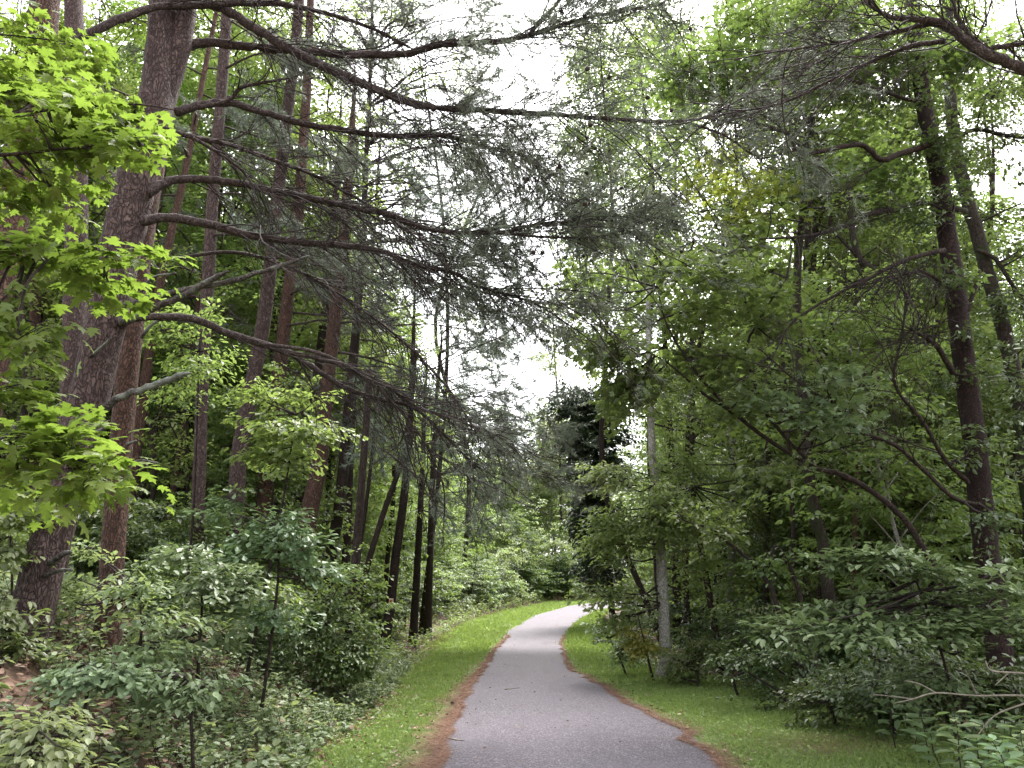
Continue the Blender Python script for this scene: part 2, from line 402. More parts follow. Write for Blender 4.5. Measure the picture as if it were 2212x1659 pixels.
rows = np.concatenate([np.arange(-12, 30, .25), np.arange(30, 96, .5)])
def strip(xa, xb, n):
    t = np.linspace(0, 1, n)[None, :]
    a, b = xa(rows)[:, None], xb(rows)[:, None]
    return a * (1 - t) + b * t, np.repeat(rows[:, None], n, 1)
X, Y = strip(lambda y: xgl(y) - .15, lambda y: xpl(y) + .12, 9); sheet('lawn', M['lawn'], X, Y, .018)
X, Y = strip(lambda y: xpr(y) - .12, lambda y: xgr(y) + .15, 9); sheet('lawn', M['lawn'], X, Y, .018)
X, Y = strip(xpl, xpr, 9); sheet('path', M['asphalt'], X, Y, .035)

# brown pine needles drifted along both edges of the path
g = Geo()
def drift(n, y0, y1, edge_fn, sgn, wfun, size):
    y = y0 + (y1 - y0) * rng.random(n) ** 1.7
    e = np.minimum(rng.exponential(.45, n), 1.6)
    rag = np.interp(y, np.arange(0, 80, .35), .35 + .9 * rng.random(229)); wob = np.interp(y, np.arange(0, 80, .5), rng.normal(0, .05, 160))
    x = edge_fn(y) - sgn * (.09 + wob - e * wfun(y) * rag)
    z = zfun(x, y) + .04 + rng.random(n) * .012
    a = rng.random(n) * 6.283
    d = np.stack([np.cos(a), np.sin(a), rng.normal(0, .12, n)], -1)
    g.place(NEED, np.stack([x, y, z], -1), d, UP + rng.normal(0, .3, (n, 3)), size * (.6 + .8 * rng.random(n)) * (1 + y / 60))
wl_ = lambda y: .30 * np.exp(-((y - 7) / 13.0) ** 2) + .02
drift(52000, 5, 34, xpl, -1, wl_, .085)
drift(30000, 5, 34, xpr, 1, lambda y: .16 * np.exp(-((y - 8) / 14.0) ** 2) + .04, .08)
drift(2500, 5, 26, xpl, -1, lambda y: 1.6 + 0 * y, .07)
# a bare worn patch on the right verge
c = hit(1810, 1615, flat); n = 5000
xy = c[:2] + rng.normal(0, 1, (n, 2)) * (.50, .42); a = rng.random(n) * 6.283
g.place(NEED, np.column_stack([xy, zfun(xy[:, 0], xy[:, 1]) + .03 + .01 * rng.random(n)]), np.column_stack([np.cos(a), np.sin(a), 0 * a]), np.tile(UP, (n, 1)) + rng.normal(0, .3, (n, 3)), .08)
tag(g.build('pine_needle_litter', M['needle_litter']), 'rust brown fallen pine needles drifted along the path edges', 'needle litter', None, 'stuff')

# mown grass of both verges
g = Geo()
def blades(n, y0, y1, xa, xb, size, wid, power=1.0, rag=.12):
    y = y0 + (y1 - y0) * rng.random(n) ** power
    t = rng.random(n)
    a, b = xa(y), xb(y)
    x = a + (b - a) * t + rng.normal(0, rag, n)
    lump = .5 + .5 * np.sin(x * 3.1 + np.sin(y * 1.9) * 2) * np.sin(y * 2.3 + x)
    keep = rng.random(n) < (.55 + .45 * lump); x, y, lump = x[keep], y[keep], lump[keep]; n = len(x)
    d = np.stack([rng.normal(0, .75, n), rng.normal(0, .75, n), np.ones(n)], -1)
    nn = np.stack([rng.normal(0, 1, n), rng.normal(0, 1, n), np.full(n, .2)], -1)
    T = (BLADE[0] * np.array([wid, 1, 1]), BLADE[1])
    g.place(T, np.stack([x, y, zfun(x, y) + .012], -1), d, nn, size * (.5 + .8 * rng.random(n)) * (.75 + .5 * lump) * (1 + np.clip(y - 12, 0, 60) * .012))
el = lambda y: xpl(y) - .10 - .30 * np.exp(-((y - 7) / 16.0) ** 2)
er = lambda y: xpr(y) + .08 + .14 * np.exp(-((y - 8) / 14.0) ** 2)
blades(60000, 5, 16, lambda y: xgl(y) - .2, el, .065, 1.5, 1.2)
blades(40000, 16, 70, lambda y: xgl(y) - .3, el, .085, 3.0, 1.5)
blades(80000, 5, 16, er, lambda y: xgr(y) + .3, .065, 1.5, 1.2)
blades(40000, 16, 60, er, lambda y: xgr(y) + .3, .085, 3.0, 1.6)
# clover and plantain leaves among the blades
def clover(n, y0, y1, xa, xb):
    y = y0 + (y1 - y0) * rng.random(n) ** 1.4; x = xa(y) + (xb(y) - xa(y)) * rng.random(n)
    d = rng.normal(0, 1, (n, 3)); d[:, 2] = .35
    g.place(ROUND, np.stack([x, y, zfun(x, y) + .02 + .03 * rng.random(n)], -1), d, UP + rng.normal(0, .3, (n, 3)), .03 + .025 * rng.random(n))
clover(9000, 5, 26, lambda y: xgl(y) - .3, el); clover(11000, 5, 22, er, lambda y: xgr(y) + .4)
tag(g.build('grass', M['grass']), 'short mown grass with clover on both sides of the path', 'grass', None, 'stuff')

# fallen leaves on the bank and under the trees
g = Geo()
def litter(n, xs, ys, size):
    d = rng.normal(0, 1, (n, 3)); d[:, 2] *= .25
    g.place(OVAL, np.stack([xs, ys, zfun(xs, ys) + .04 + .015 * rng.random(n)], -1), d, UP + rng.normal(0, .45, (n, 3)), size * (.5 + rng.random(n)))
n = 26000; y = 4 + 30 * rng.random(n) ** 1.6; litter(n, xgl(y) - rng.random(n) ** 1.3 * 9 + .15, y, .075)
n = 9000; y = 5 + 25 * rng.random(n) ** 1.3; litter(n, xgr(y) + rng.random(n) * 8 - .1, y, .07)
n = 1500; y = 6 + 20 * rng.random(n); litter(n, xgl(y) + rng.exponential(.35, n), y, .05)
n = 170; y = 6 + 30 * rng.random(n); litter(n, xpl(y) + (xpr(y) - xpl(y)) * rng.random(n), y, .03)
n = 260; y = 6 + 16 * rng.random(n); litter(n, xpr(y) + .1 + rng.exponential(.2, n), y, .05)
n = 420; y = 6 + 18 * rng.random(n); litter(n, xpl(y) - .15 - rng.exponential(.25, n), y, .05)
tag(g.build('leaf_litter', M['litter']), 'curled brown dead leaves lying on the wooded bank', 'leaf litter', None, 'stuff')

# low ground cover on the left bank
gl, gt = Geo(), Geo()
def cover(n, xs, ys, h, size, nl, mat):
    for i in range(n):
        x, y = xs[i], ys[i]; z = gz(x, y); hh = h * (.5 + rng.random())
        P = wander((x, y, z - .02), (rng.normal(0, .4), rng.normal(0, .4), 1), hh, 4, .25)
        gt.tube(P, np.linspace(.004, .002, 5), 3)
        m = nl
        t = .35 + .65 * rng.random(m); pos = np.array([at_frac(P, q)[0] for q in t])
        a = rng.random(m) * 6.283; d = np.stack([np.cos(a), np.sin(a), rng.normal(.05, .3, m)], -1)
        gl.place(OVAL if rng.random() < .6 else ROUND, pos + d * .02, d, UP + rng.normal(0, .28, (m, 3)), size * (.6 + .8 * rng.random(m)), mat)
n = 5000; ys = 4.2 + 17 * rng.random(n) ** 1.4; s = -.05 + rng.random(n) ** 1.15 * 4.6
bare = np.array([rng.random() < math.exp(-(((a - 6.3) / .75) ** 2 + ((b - 2.0) / .55) ** 2)) * 1.3 for a, b in zip(ys, s)])
ys, s = ys[~bare], s[~bare]; cover(len(ys), xgl(ys) - s, ys, .23, .058, 12, 0)
n = 500; ys = 4.2 + 14 * rng.random(n) ** 1.4; s = rng.random(n) * 4.6
cover(n, xgl(ys) - s, ys, .34, .085, 12, 3)
n = 1300; ys = 7 + 18 * rng.random(n) ** 1.2; s = -.25 + rng.random(n) * 1.5
cover(n, xgl(ys) - s, ys, .12, .05, 10, 1)
n = 1500; ys = 18 + 54 * rng.random(n) ** .9; s = .3 + rng.random(n) ** 1.3 * 6
cover(n, xgl(ys) - s, ys, .40, .10, 14, 1)
n = 500; ys = 42 + 32 * rng.random(n); s = .5 + rng.random(n) * 2.6
cover(n, xgl(ys) - s, ys, .75, .13, 20, 3)
n = 900; ys = 6 + 24 * rng.random(n); s = -.2 + rng.random(n) ** 1.5 * 3
cover(n, xgr(ys) + s, ys, .22, .07, 11, 2)
o = gl.build('ground_cover', [M['cover'], M['bright'], M['mid'], M['pale']])
tag(o, 'low leafy ground cover creeping over the bank and verge edges', 'ground cover', None, 'stuff')
tag(gt.build('ground_cover_stems', M['twig']), 'thin stems of the low ground cover on the bank', 'ground cover', None, 'stuff')

# ------------------------------------------------------------------ pines
def shoots(P, R, tw, n, L, rad, tips, t0=.22, sub=4, bias=(0, 0, -.12), mat=0, side=1.0):
    for i in range(n):
        t = t0 + (1 - t0) * rng.random() ** .8
        p, d = at_frac(P, t)
        S = unit(np.cross(d, UP)) * (1 if rng.random() < .5 else -1)
        dd = d * (.55 + .5 * rng.random()) + S * side * (.15 + .8 * rng.random()) + UP * rng.normal(-.02, .3) + np.asarray(bias)
        Q = wander(p, dd, L * (.45 + .8 * rng.random()) * (1.15 - .45 * t), 7, .13, .02)
        tw.tube(Q, np.linspace(rad, rad * .35, 8), 4, mat)
        tips.append((Q[-1], unit(Q[-1] - Q[-2]), t))
        for j in range(sub + 2):
            p2, d2 = at_frac(Q, .2 + .75 * rng.random())
            q = wander(p2, d2 + rng.normal(0, .55, 3), L * (.12 + .3 * rng.random()), 4, .22)
            tw.tube(q, np.linspace(rad * .5, rad * .22, 5), 3, mat)
            tips.append((q[-1], unit(q[-1] - q[-2]), t))
def needles(g, tips, n, ln, back=.16, wid=1.0, mat=0):
    if not tips: return
    p = np.array([a for a, _, _ in tips]); d = np.array([b for _, b, _ in tips])
    k = len(p)
    pos = (p[:, None] - d[:, None] * (rng.random((k, n)) * back)[..., None]).reshape(-1, 3)
    dd = np.repeat(d, n, 0) * .75 + rng.normal(0, .5, (k * n, 3))
    g.place((NEED[0] * np.array([wid, 1, 1]), NEED[1]), pos, dd, rng.normal(0, 1, (k * n, 3)), ln * (.6 + .7 * rng.random(k * n)), mat)

# the two big pines on the left bank
L1p = [(62, 1360), (95, 1220), (130, 1100), (170, 950), (200, 830), (228, 700), (255, 560), (276, 470), (300, 370), (325, 285), (338, 200), (346, 100), (350, 0), (352, -70)]
big = thing('pine_tree', 'large leaning reddish pine, forked high up, its long bare boughs crossing over the path', 'pine tree', (-4.6, 7.5, gz(-4.6, 7.5)))
ORG = tuple(big.location)
g = Geo()
P, R = px_line(L1p, 7.5, [92, 82, 77, 76, 78, 82, 84, 82, 80, 82, 66, 56, 52, 50], 6, 7.6)
P1, R1 = to_ground(P, R, .4)
g.tube(P1, R1, 22, 0, .09)
P, R = px_line([(312, 345), (338, 255), (365, 170), (388, 90), (402, 0), (408, -70)], 7.62, [60, 56, 54, 50, 46, 44], 6, 7.75); g.tube(P, R, 18, 0, .09)
PF = P
P, R = px_line([(330, 300), (352, 215), (368, 120), (374, 30), (376, -60)], 7.75, [50, 44, 40, 36, 34], 6, 7.9); g.tube(P, R, 14, 0, .09)
g.build('trunk', M['pine_bark'], big, ORG)
tw, nd, tipsA = Geo(), Geo(), []
cone_sites = []
def bough(pts, Y, w, Y2, n=22, L=1.1, mat='limb', root=None, sub=4, t0=.2, store=None):
    root = root or big
    P, R = px_line(pts, Y, w, 6, Y2, .10)
    gb = Geo(); gb.tube(P, R, 9, 0, .12)
    gb.build('bough', M[mat], root, tuple(root.location))
    if n: shoots(P, R, tw, int(n * 2.3), L * 1.1, .0068, store if store is not None else tipsA, t0, sub); shoots(P, R, tw, int(n * .4), L * 2.0, .010, store if store is not None else tipsA, .12, 5, (0, 0, -.2), side=.7)
    return P
B = []
B.append(bough([(113, 120), (233, 53), (333, 16), (417, 13), (567, 6), (680, 22), (800, 60), (900, 110)], 6.9, [17, 18, 16, 15, 14, 10, 7, 4], 8.4, 28, 1.2))
B.append(bough([(400, -30), (425, 0), (483, 20), (550, 60), (633, 110), (737, 160), (830, 200), (887, 222), (937, 232), (1070, 240), (1204, 248), (1304, 256), (1474, 262), (1550, 240), (1640, 190), (1700, 150)], 7.6, [18, 19, 20, 20, 20, 19, 18, 17, 14, 12, 10, 9, 7, 5, 4, 2], 8.3, 56, 1.25))
B.append(bough([(1474, 262), (1560, 290), (1640, 340), (1700, 330), (1760, 355)], 8.2, [6, 5, 4, 3, 2], 8.2, 6, .7))
B.append(bough([(367, 130), (400, 104), (450, 91), (567, 103), (737, 117), (870, 117), (950, 97), (1070, 90), (1154, 73), (1237, 47), (1320, 27), (1437, 10)], 7.65, [22, 21, 20, 18, 17, 16, 15, 13, 11, 8, 6, 4], 8.8, 48, 1.25))
B.append(bough([(1140, 76), (1170, 45), (1204, 7), (1225, -30)], 8.4, [9, 8, 7, 5], 8.3, 5, .8))
B.append(bough([(380, 242), (433, 227), (500, 223), (583, 247), (667, 270), (737, 280), (837, 293), (954, 293), (1020, 307), (1070, 323), (1137, 338), (1170, 383), (1190, 425)], 7.55, [20, 18, 16, 15, 14, 13, 12, 11, 9, 7, 5, 4, 2], 9.2, 54, 1.25))
B.append(bough([(430, 232), (493, 217), (520, 190), (560, 180), (617, 170)], 7.5, [9, 9, 9, 7, 4], 7.2, 6, .6))
B.append(bough([(225, 240), (333, 270), (417, 297), (500, 313), (600, 350), (667, 373), (737, 410), (840, 470), (930, 540), (990, 610)], 7.2, [8, 11, 11, 10, 9, 8, 7, 6, 4, 3], 9.4, 26))
B.append(bough([(417, 297), (470, 330), (520, 365), (560, 410), (640, 440)], 7.3, [8, 7, 6, 5, 3], 8.0, 8, .8))
B.append(bough([(318, 420), (353, 397), (400, 387), (483, 391), (583, 410), (667, 427), (737, 443), (837, 463), (937, 497), (1070, 503), (1170, 483), (1270, 477), (1400, 460)], 7.5, [22, 20, 17, 16, 15, 15, 14, 13, 11, 9, 7, 5, 3], 8.8, 54, 1.2))
B.append(bough([(1070, 503), (1180, 512), (1304, 510), (1400, 470)], 8.5, [7, 6, 4, 2], 9, 10, .8))
B.append(bough([(300, 478), (367, 470), (450, 484), (533, 507), (617, 520), (737, 530), (824, 543), (897, 573), (974, 586), (1030, 616), (1097, 636), (1164, 653), (1280, 660)], 7.5, [23, 20, 18, 17, 16, 14, 12, 10, 9, 7, 6, 5, 2], 9.4, 52, 1.2))
B.append(bough([(957, 583), (997, 573), (1030, 545), (1045, 510)], 9.0, [6, 6, 4, 2], 9.0, 4, .6))
B.append(bough([(260, 700), (310, 684), (417, 689), (500, 723), (617, 759), (667, 789), (737, 833), (797, 856), (897, 879), (997, 913), (1064, 936), (1110, 960)], 7.45, [20, 17, 17, 17, 15, 13, 11, 10, 8, 6, 4, 2], 10, 28, 1.1))
B.append(bough([(617, 760), (737, 786), (800, 815), (864, 853), (930, 910), (980, 960), (1030, 1016), (1060, 1080)], 8.2, [11, 10, 9, 8, 7, 5, 4, 2], 10.2, 18, 1.0))
B.append(bough([(560, 742), (680, 760), (764, 800), (850, 870), (920, 960), (960, 1050)], 8.0, [8, 8, 7, 6, 5, 3], 9.6, 14, 1.0))
B.append(bough([(370, 560), (500, 545), (620, 575), (740, 640), (850, 720), (960, 830), (1040, 950)], 8.4, [8, 8, 7, 7, 6, 5, 3], 10, 30, 1.1))
for pts, w in (([(258, 695), (317, 673), (400, 636), (467, 599), (493, 586)], [18, 15, 14, 12, 5]),
               ([(262, 662), (317, 646), (400, 626), (500, 606), (600, 576), (667, 553)], [13, 13, 12, 12, 10, 5]),
               ([(205, 905), (250, 863), (317, 839), (383, 813), (412, 806)], [20, 16, 15, 14, 5])):
    P, R = px_line(pts, 7.4, w, 6, 7.0, .18); gb = Geo(); gb.tube(P, R, 9, 0, .25)
    o = gb.build('dead_bough', M['lichen'], big, ORG); o['label'] = 'stout broken bough crusted with grey lichen'
for pts, w in (([(195, 770), (225, 745), (240, 730)], [7, 6, 4]), ([(110, 1215), (140, 1195), (152, 1193)], [14, 12, 8]), ([(95, 1245), (130, 1232), (155, 1231)], [9, 8, 6]), ([(198, 938), (215, 930), (226, 926)], [9, 8, 7])):
    P, R = px_line(pts, 7.35, w, 4, 7.1); gb = Geo(); gb.tube(P, R, 8, 0, .2); gb.build('branch_stub', M['lichen'], big, ORG)
needles(nd, [t for t in tipsA if t[0][0] > -.6 and rng.random() < (.85 if t[0][2] > 4.6 else .35)], 34, .09, .24, 2.2)
tw.build('twigs', M['twig'], big, ORG)
nd.build('needles', M['needle'], big, ORG)
# cones on the outer twigs
g = Geo(); P = np.array([(0, 0, 0), (0, 0, .012), (0, 0, .025), (0, 0, .04), (0, 0, .052)]); g.tube(P, [.006, .02, .024, .017, .004], 8, 0, .5)
cone_me = None
sites = [t for t in tipsA if t[0][0] > .2 and t[0][2] > 3.2]
for i in rng.choice(len(sites), 60, replace=False):
    s = sites[i][0]
    if cone_me is None:
        o = g.build('cone', M['cone'], big); cone_me = o.data
    else:
        o = bpy.data.objects.new('cone', cone_me); sc.collection.objects.link(o); o.parent = big
    o.location = tuple(s - np.array(ORG)); o.rotation_euler = (rng.random() * 3, rng.random() * 3, 0); o.scale = (1.15,) * 3

second = thing('pine_tree', 'straight slimmer red-barked pine standing just behind the large leaning pine', 'pine tree', at(240, 1360, 8.6))
g = Geo(); P, R = px_line([(232, 1370), (240, 1250), (252, 1080), (268, 880), (288, 690), (303, 560), (322, 430), (345, 290), (370, 150), (395, 20), (410, -70)], 8.6, [54, 50, 47, 46, 46, 44, 42, 42, 40, 38, 36], 7, 8.9)
P, R = to_ground(P, R, .4); g.tube(P, R, 20, 0, .08); g.build('trunk', M['red_bark'], second, tuple(second.location))
for pts in ([(298, 640), (330, 600), (380, 590)], [(275, 960), (288, 955), (294, 952)], [(265, 1062), (285, 1058), (300, 1053)], [(270, 1010), (300, 995), (340, 1000)], [(305, 730), (330, 700), (360, 690), (430, 700)]):
    P, R = px_line(pts, 8.5, [8, 6, 4], 4, 8.3); gb = Geo(); gb.tube(P, R, 7, 0, .2); gb.build('branch_stub', M['lichen'], second, tuple(second.location))

def px_pine(label, pts, Y, w, mat, nb=0, vlo=100, vhi=900, L=2.6, needle=True, Y2=None, name='pine_tree', group=None, nsh=9, sides=14):
    P, R = px_line(pts, Y, w, 5, Y2 or Y); P, R = to_ground(P, R, .35)
    t = thing(name, label, 'pine tree' if name == 'pine_tree' else 'tree', P[0] + np.array([0, 0, .3]), group); o = tuple(t.location)
    g = Geo(); g.tube(P, R, sides, 0, .07); g.build('trunk', M[mat], t, o)
    if nb:
        tw_, nd_, tips = Geo(), Geo(), []
        for i in range(nb):
            v = vlo + (vhi - vlo) * (i + rng.random()) / nb
            j = int(np.argmin([abs((H0 / 2 - v) / F - np.dot(p - CAM, CUP) / np.dot(p - CAM, FWD)) for p in P]))
            q = wander(P[j], (1, rng.normal(-.1, .6), rng.normal(.12, .22)), L * (.5 + .8 * rng.random()), 9, .12, .06)
            r0 = R[j] * (.14 + .16 * rng.random())
            tw_.tube(q, np.linspace(r0, r0 * .2, 10), 5)
            shoots(q, None, tw_, nsh, L * .42, r0 * .32, tips, .2, 3)
        tw_.build('bough', M['limb'], t, o)['kind'] = 'stuff'
        if needle:
            needles(nd_, [x for x in tips if x[2] > .35], 34, .13, .34, 2.6); nd_.build('needles', M['needle'], t, o)
    return t
px_pine('thick brown pine trunk rising at the left edge, crown above view', [(-60, 1050), (-20, 800), (3, 650), (18, 540), (38, 400), (62, 250), (86, 100), (98, 0), (104, -70)], 6.5, [70, 68, 66, 64, 62, 60, 60, 58, 58], 'red_bark')
px_pine('pale pinkish pine trunk half hidden behind the large leaning pine', [(112, 1290), (128, 1150), (145, 1000), (155, 870), (162, 650), (166, 450), (165, 250), (160, 50), (158, -60)], 11, [52, 50, 50, 48, 46, 44, 40, 38, 36], 'pine_bark', 5, -50, 400, 1.6, False)
px_pine('slim pine with grey lower trunk behind the oval-leaved shrubs', [(418, 1300), (425, 1180), (433, 950), (440, 760), (450, 600), (458, 450), (470, 300), (482, 150), (490, 20), (494, -60)], 14, [32, 28, 26, 26, 26, 25, 24, 23, 22, 22], 'pine_bark', 10, -40, 560, 2.2)
px_pine('crooked red-brown pine between the slim grey pine and the bough tips', [(505, 1200), (515, 1000), (545, 830), (570, 690), (590, 520), (603, 400), (620, 250), (640, 80), (650, -60)], 15, [36, 34, 32, 30, 28, 26, 24, 22, 22], 'pine_bark', 12, -30, 620, 2.6)
px_pine('dark red pine with stout lower trunk under the long drooping boughs', [(650, 1330), (665, 1130), (690, 1000), (705, 850), (722, 700), (738, 560), (750, 420), (762, 260), (768, 120)], 17, [42, 38, 34, 30, 28, 25, 21, 13, 1], 'red_bark', 16, 60, 960, 3.4)
px_pine('thin dark pine close to the right of the dark red pine', [(702, 1320), (710, 1230), (735, 1080), (748, 930), (765, 760), (775, 640), (786, 520), (794, 400)], 20, [28, 26, 24, 22, 20, 17, 11, 1], 'dark_bark', 16, 60, 1000, 3.6)
px_pine('red-brown pine trunk seen between two leafy shrubs', [(568, 1180), (577, 1020), (590, 930), (605, 800), (622, 640), (642, 480), (660, 240), (670, 20), (674, -60)], 19, [36, 34, 32, 28, 26, 24, 20, 16, 14], 'red_bark', 8, 520, 900, 2.4)
px_pine('narrow dark pine trunk behind the lime-tipped shrub', [(640, 1180), (650, 1040), (668, 930), (688, 800), (705, 650), (720, 500), (732, 330), (738, 200)], 22, [26, 24, 22, 21, 19, 17, 10, 2], 'dark_bark', 8, 500, 900, 2.6)
px_pine('small dark pine with low needle sprays beside the bend', [(895, 1335), (900, 1250), (908, 1100), (916, 920), (922, 780)], 27, [18, 16, 13, 9, 4], 'dark_bark', 16, 780, 1120, 3.6)
px_pine('dark trunk with an orange trail marker nailed to it', [(838, 1345), (846, 1290), (855, 1200), (872, 1080), (884, 940), (892, 760), (898, 560)], 22, [22, 20, 19, 18, 15, 10, 1], 'dark_bark', 14, 560, 1040, 3.2)
px_pine('very dark trunk foot under the dense low shrub', [(748, 1462), (752, 1400), (760, 1300), (772, 1160), (785, 1000), (800, 800)], 13.5, [22, 21, 19, 18, 16, 14], 'dark_bark')
px_pine('slanting thin dark tree with a forked stem above dense shrubs', [(775, 1300), (800, 1200), (838, 1080), (870, 990), (888, 880), (900, 760)], 19, [15, 13, 12, 10, 8, 5], 'dark_bark', 5, 760, 1000, 1.8, False, name='leaning_tree')
px_pine('slender upright dark stem beside the slanting forked tree', [(762, 1300), (778, 1180), (792, 1080), (806, 960), (818, 820)], 19.5, [11, 10, 9, 7, 4], 'dark_bark', 0, name='leaning_tree')
# pines on the far side of the bend whose grey needle sprays hang over the path
needly = []
def needle_pine(label, pts, Y, w, rows, dens=1.0):
    P, R = px_line(pts, Y, w, 6); P, R = to_ground(P, R, .35)
    t = thing('pine_tree', label, 'pine tree', P[0] + np.array([0, 0, .3])); o = tuple(t.location)
    g = Geo(); g.tube(P, R, 12, 0, .07); g.build('trunk', M['dark_bark'], t, o)
    tw_, nd_, tips = Geo(), Geo(), []
    for u, v, Yb, ru, rv, n in rows:
        c, r, _ = px_blob(u, v, Yb, ru, rv, n); n = int(n * dens)
        C, Q = blob_sprays(c, r, n)
        for q in Q[:4]:
            a = P[np.argmin(np.abs(P[:, 2] - (q[2] + .12 * (q[0] - P[0, 0]))))]
            m = (a + q) / 2 + [0, 0, .10 * np.linalg.norm(q - a)]
            B_ = sm([a, m, q], 5); tw_.tube(B_ + rng.normal(0, .03, B_.shape), np.linspace(.035, .01, len(B_)), 5)
        for p_ in C:
            j = Q[np.argmin(np.linalg.norm(Q - p_, axis=1))]
            d = unit(p_ - j + np.array([.5, 0, -.12]) * np.linalg.norm(r) * .4)
            L = .012 * Yb * (2.6 + 1.5 * rng.random()); q = wander(p_ - d * L * .6, d, L * 1.3, 6, .14, .02); tw_.tube(q, np.linspace(.012, .004, 7), 3)
            for k in range(7):
                b, dd = at_frac(q, .25 + .75 * rng.random()); e = wander(b, dd + rng.normal(0, .5, 3), L * .3, 3, .2); tw_.tube(e, [.005, .004, .004, .003], 3)
                tips.append((e[-1], unit(e[-1] - e[0]), 1))
    tw_.build('boughs', M['limb'], t, o)['kind'] = 'stuff'
    needles(nd_, tips, 34, .006 * Y, .016 * Y, 2.4); nd_.build('needles', M['needle'], t, o)
needle_pine(dens=1.5, label='tall pine behind the bare boughs whose grey needle sprays reach the upper sky gap', pts=[(742, 1310), (750, 1150), (760, 900), (774, 650), (788, 400), (800, 150), (806, -60)], Y=23, w=[20, 18, 16, 14, 11, 8, 6],
    rows=[(980, 40, 21, 110, 60, 20), (870, 40, 21, 90, 60, 14), (780, 30, 21, 90, 50, 10), (1060, 130, 20, 60, 50, 8), (960, 190, 21, 110, 50, 13), (860, 250, 22, 80, 60, 10), (1000, 300, 22, 90, 60, 12), (920, 400, 22, 110, 60, 16), (1010, 420, 22, 70, 60, 12), (1050, 500, 23, 60, 50, 10), (930, 540, 23, 90, 50, 11), (1070, 600, 23, 70, 40, 10), (990, 640, 23, 70, 40, 8), (800, 130, 22, 80, 60, 8), (1090, 40, 20, 70, 50, 8), (1100, 330, 22, 60, 50, 7), (1130, 560, 24, 50, 40, 6), (1120, 690, 25, 50, 40, 6)])
needle_pine('pine with low sweeping grey needle boughs drooping toward the bend', [(926, 1305), (930, 1180), (936, 1000), (944, 850), (955, 720)], 31, [16, 14, 12, 9, 4],
    [(1010, 720, 29, 80, 45, 7), (1090, 770, 29, 80, 40, 11), (1150, 850, 29, 80, 45, 16), (1080, 870, 29, 90, 50, 9), (1190, 920, 29, 60, 50, 13), (1120, 960, 29, 80, 50, 12), (1050, 980, 30, 80, 50, 4), (1180, 1040, 29, 80, 22, 12), (1240, 1052, 28, 50, 14, 7), (1000, 900, 30, 60, 50, 3)])
# the trail marker: a small orange and white tag nailed to its trunk
p = at(845, 1300, 21.7); m = mpp(p)
tm = thing('trail_marker', 'small orange and white trail marker tag nailed to a dark trunk beside the bend', 'trail marker', p)
def box(g, c, s):
    c = np.asarray(c, float); s = np.asarray(s, float) / 2
    v = np.array([[x, y, z] for x in (-1, 1) for y in (-1, 1) for z in (-1, 1)]) * s + c
    g.add(v, np.array([[0, 1, 3, 2], [4, 6, 7, 5], [0, 4, 5, 1], [2, 3, 7, 6], [0, 2, 6, 4], [1, 5, 7, 3]]))
g = Geo(); box(g, p, (9 * m, .006, 14 * m)); g.build('plate', plain('marker_white', [(.3, (.6, .58, .5)), (.7, (.75, .72, .64))], 9, .6, 0), tm, p, False)
g = Geo(); box(g, p + np.array([0, -.005, .5 * m]), (7 * m, .004, 9 * m)); g.build('orange_panel', plain('marker_orange', [(.3, (.55, .16, .03)), (.7, (.7, .22, .05))], 9, .6, 0), tm, p, False)
g = Geo(); box(g, p + np.array([0, -.009, 1 * m]), (5 * m, .003, 2.5 * m)); g.build('dark_band', M['cone'], tm, p, False)

# ------------------------------------------------------------------ broadleaved trees placed one by one
def px_tree(name, label, cat, stems, blobs, leaf, size, tmpl=OVAL, limbs=(), bark='dark_bark', L=.5, Wd=.35, nl=26, tilt=.35, droop=.25, group=None, brad=.011, ground=True, shootn=0, branch=.6, sides=12, dens=2.4, skip=0, hang=.3, flat=.05, limb_bark=None):
    skel = []; root = None; S = []
    for pts, Y, w, *rest in stems:
        P, R = px_line(pts, Y, w, 6, rest[0] if rest else Y, .06)
        if ground and not root: P, R = to_ground(P, R, .3)
        if root is None: root = thing(name, label, cat, P[0] + np.array([0, 0, .25]), group)
        S.append((P, R)); skel.append(P[skip:] if len(S) == 1 else P)
    o = tuple(root.location)
    g = Geo()
    for P, R in S: g.tube(P, R, sides, 0, .10)
    g.build('trunk', M[bark], root, o)
    tw = Geo()
    for pts, Y, w, *rest in limbs:
        P, R = px_line(pts, Y, w, 6, rest[0] if rest else Y, .12)
        gb = Geo(); gb.tube(P, R, 9, 0, .14); gb.build('limb', M[limb_bark or bark], root, o); skel.append(P)
        if shootn: shoots(P, R, tw, shootn, .9, .006, [], .15, 3, (0, 0, -.05)); shoots(P, R, tw, int(shootn * .35), 1.9, .010, [], .12, 4, (0, 0, -.1))
    lf = Geo(); skel = np.concatenate(skel)
    for i, b in enumerate(blobs):
        mat = b[4] if len(b) > 4 else 0
        leafy(lf, tw, [(b[0], b[1], int(b[2] * dens))], skel, tmpl, size, L, Wd, nl, mat, 0, tilt, branch, brad, droop, True, hang, flat)
    if tw.V: tw.build('twig_sprays', M['twig'], root, o)
    if lf.V: lf.build('leaves', [M[x] for x in (leaf if isinstance(leaf, list) else [leaf])], root, o)
    return root
def bl(*a, mat=0, ry=None):
    c, r, n = px_blob(*a, ry=ry); return (c, r, n, None, mat)
def blobs(*rows): return [bl(*r[:6], mat=(r[6] if len(r) > 6 else 0), ry=(r[7] if len(r) > 7 else None)) for r in rows]

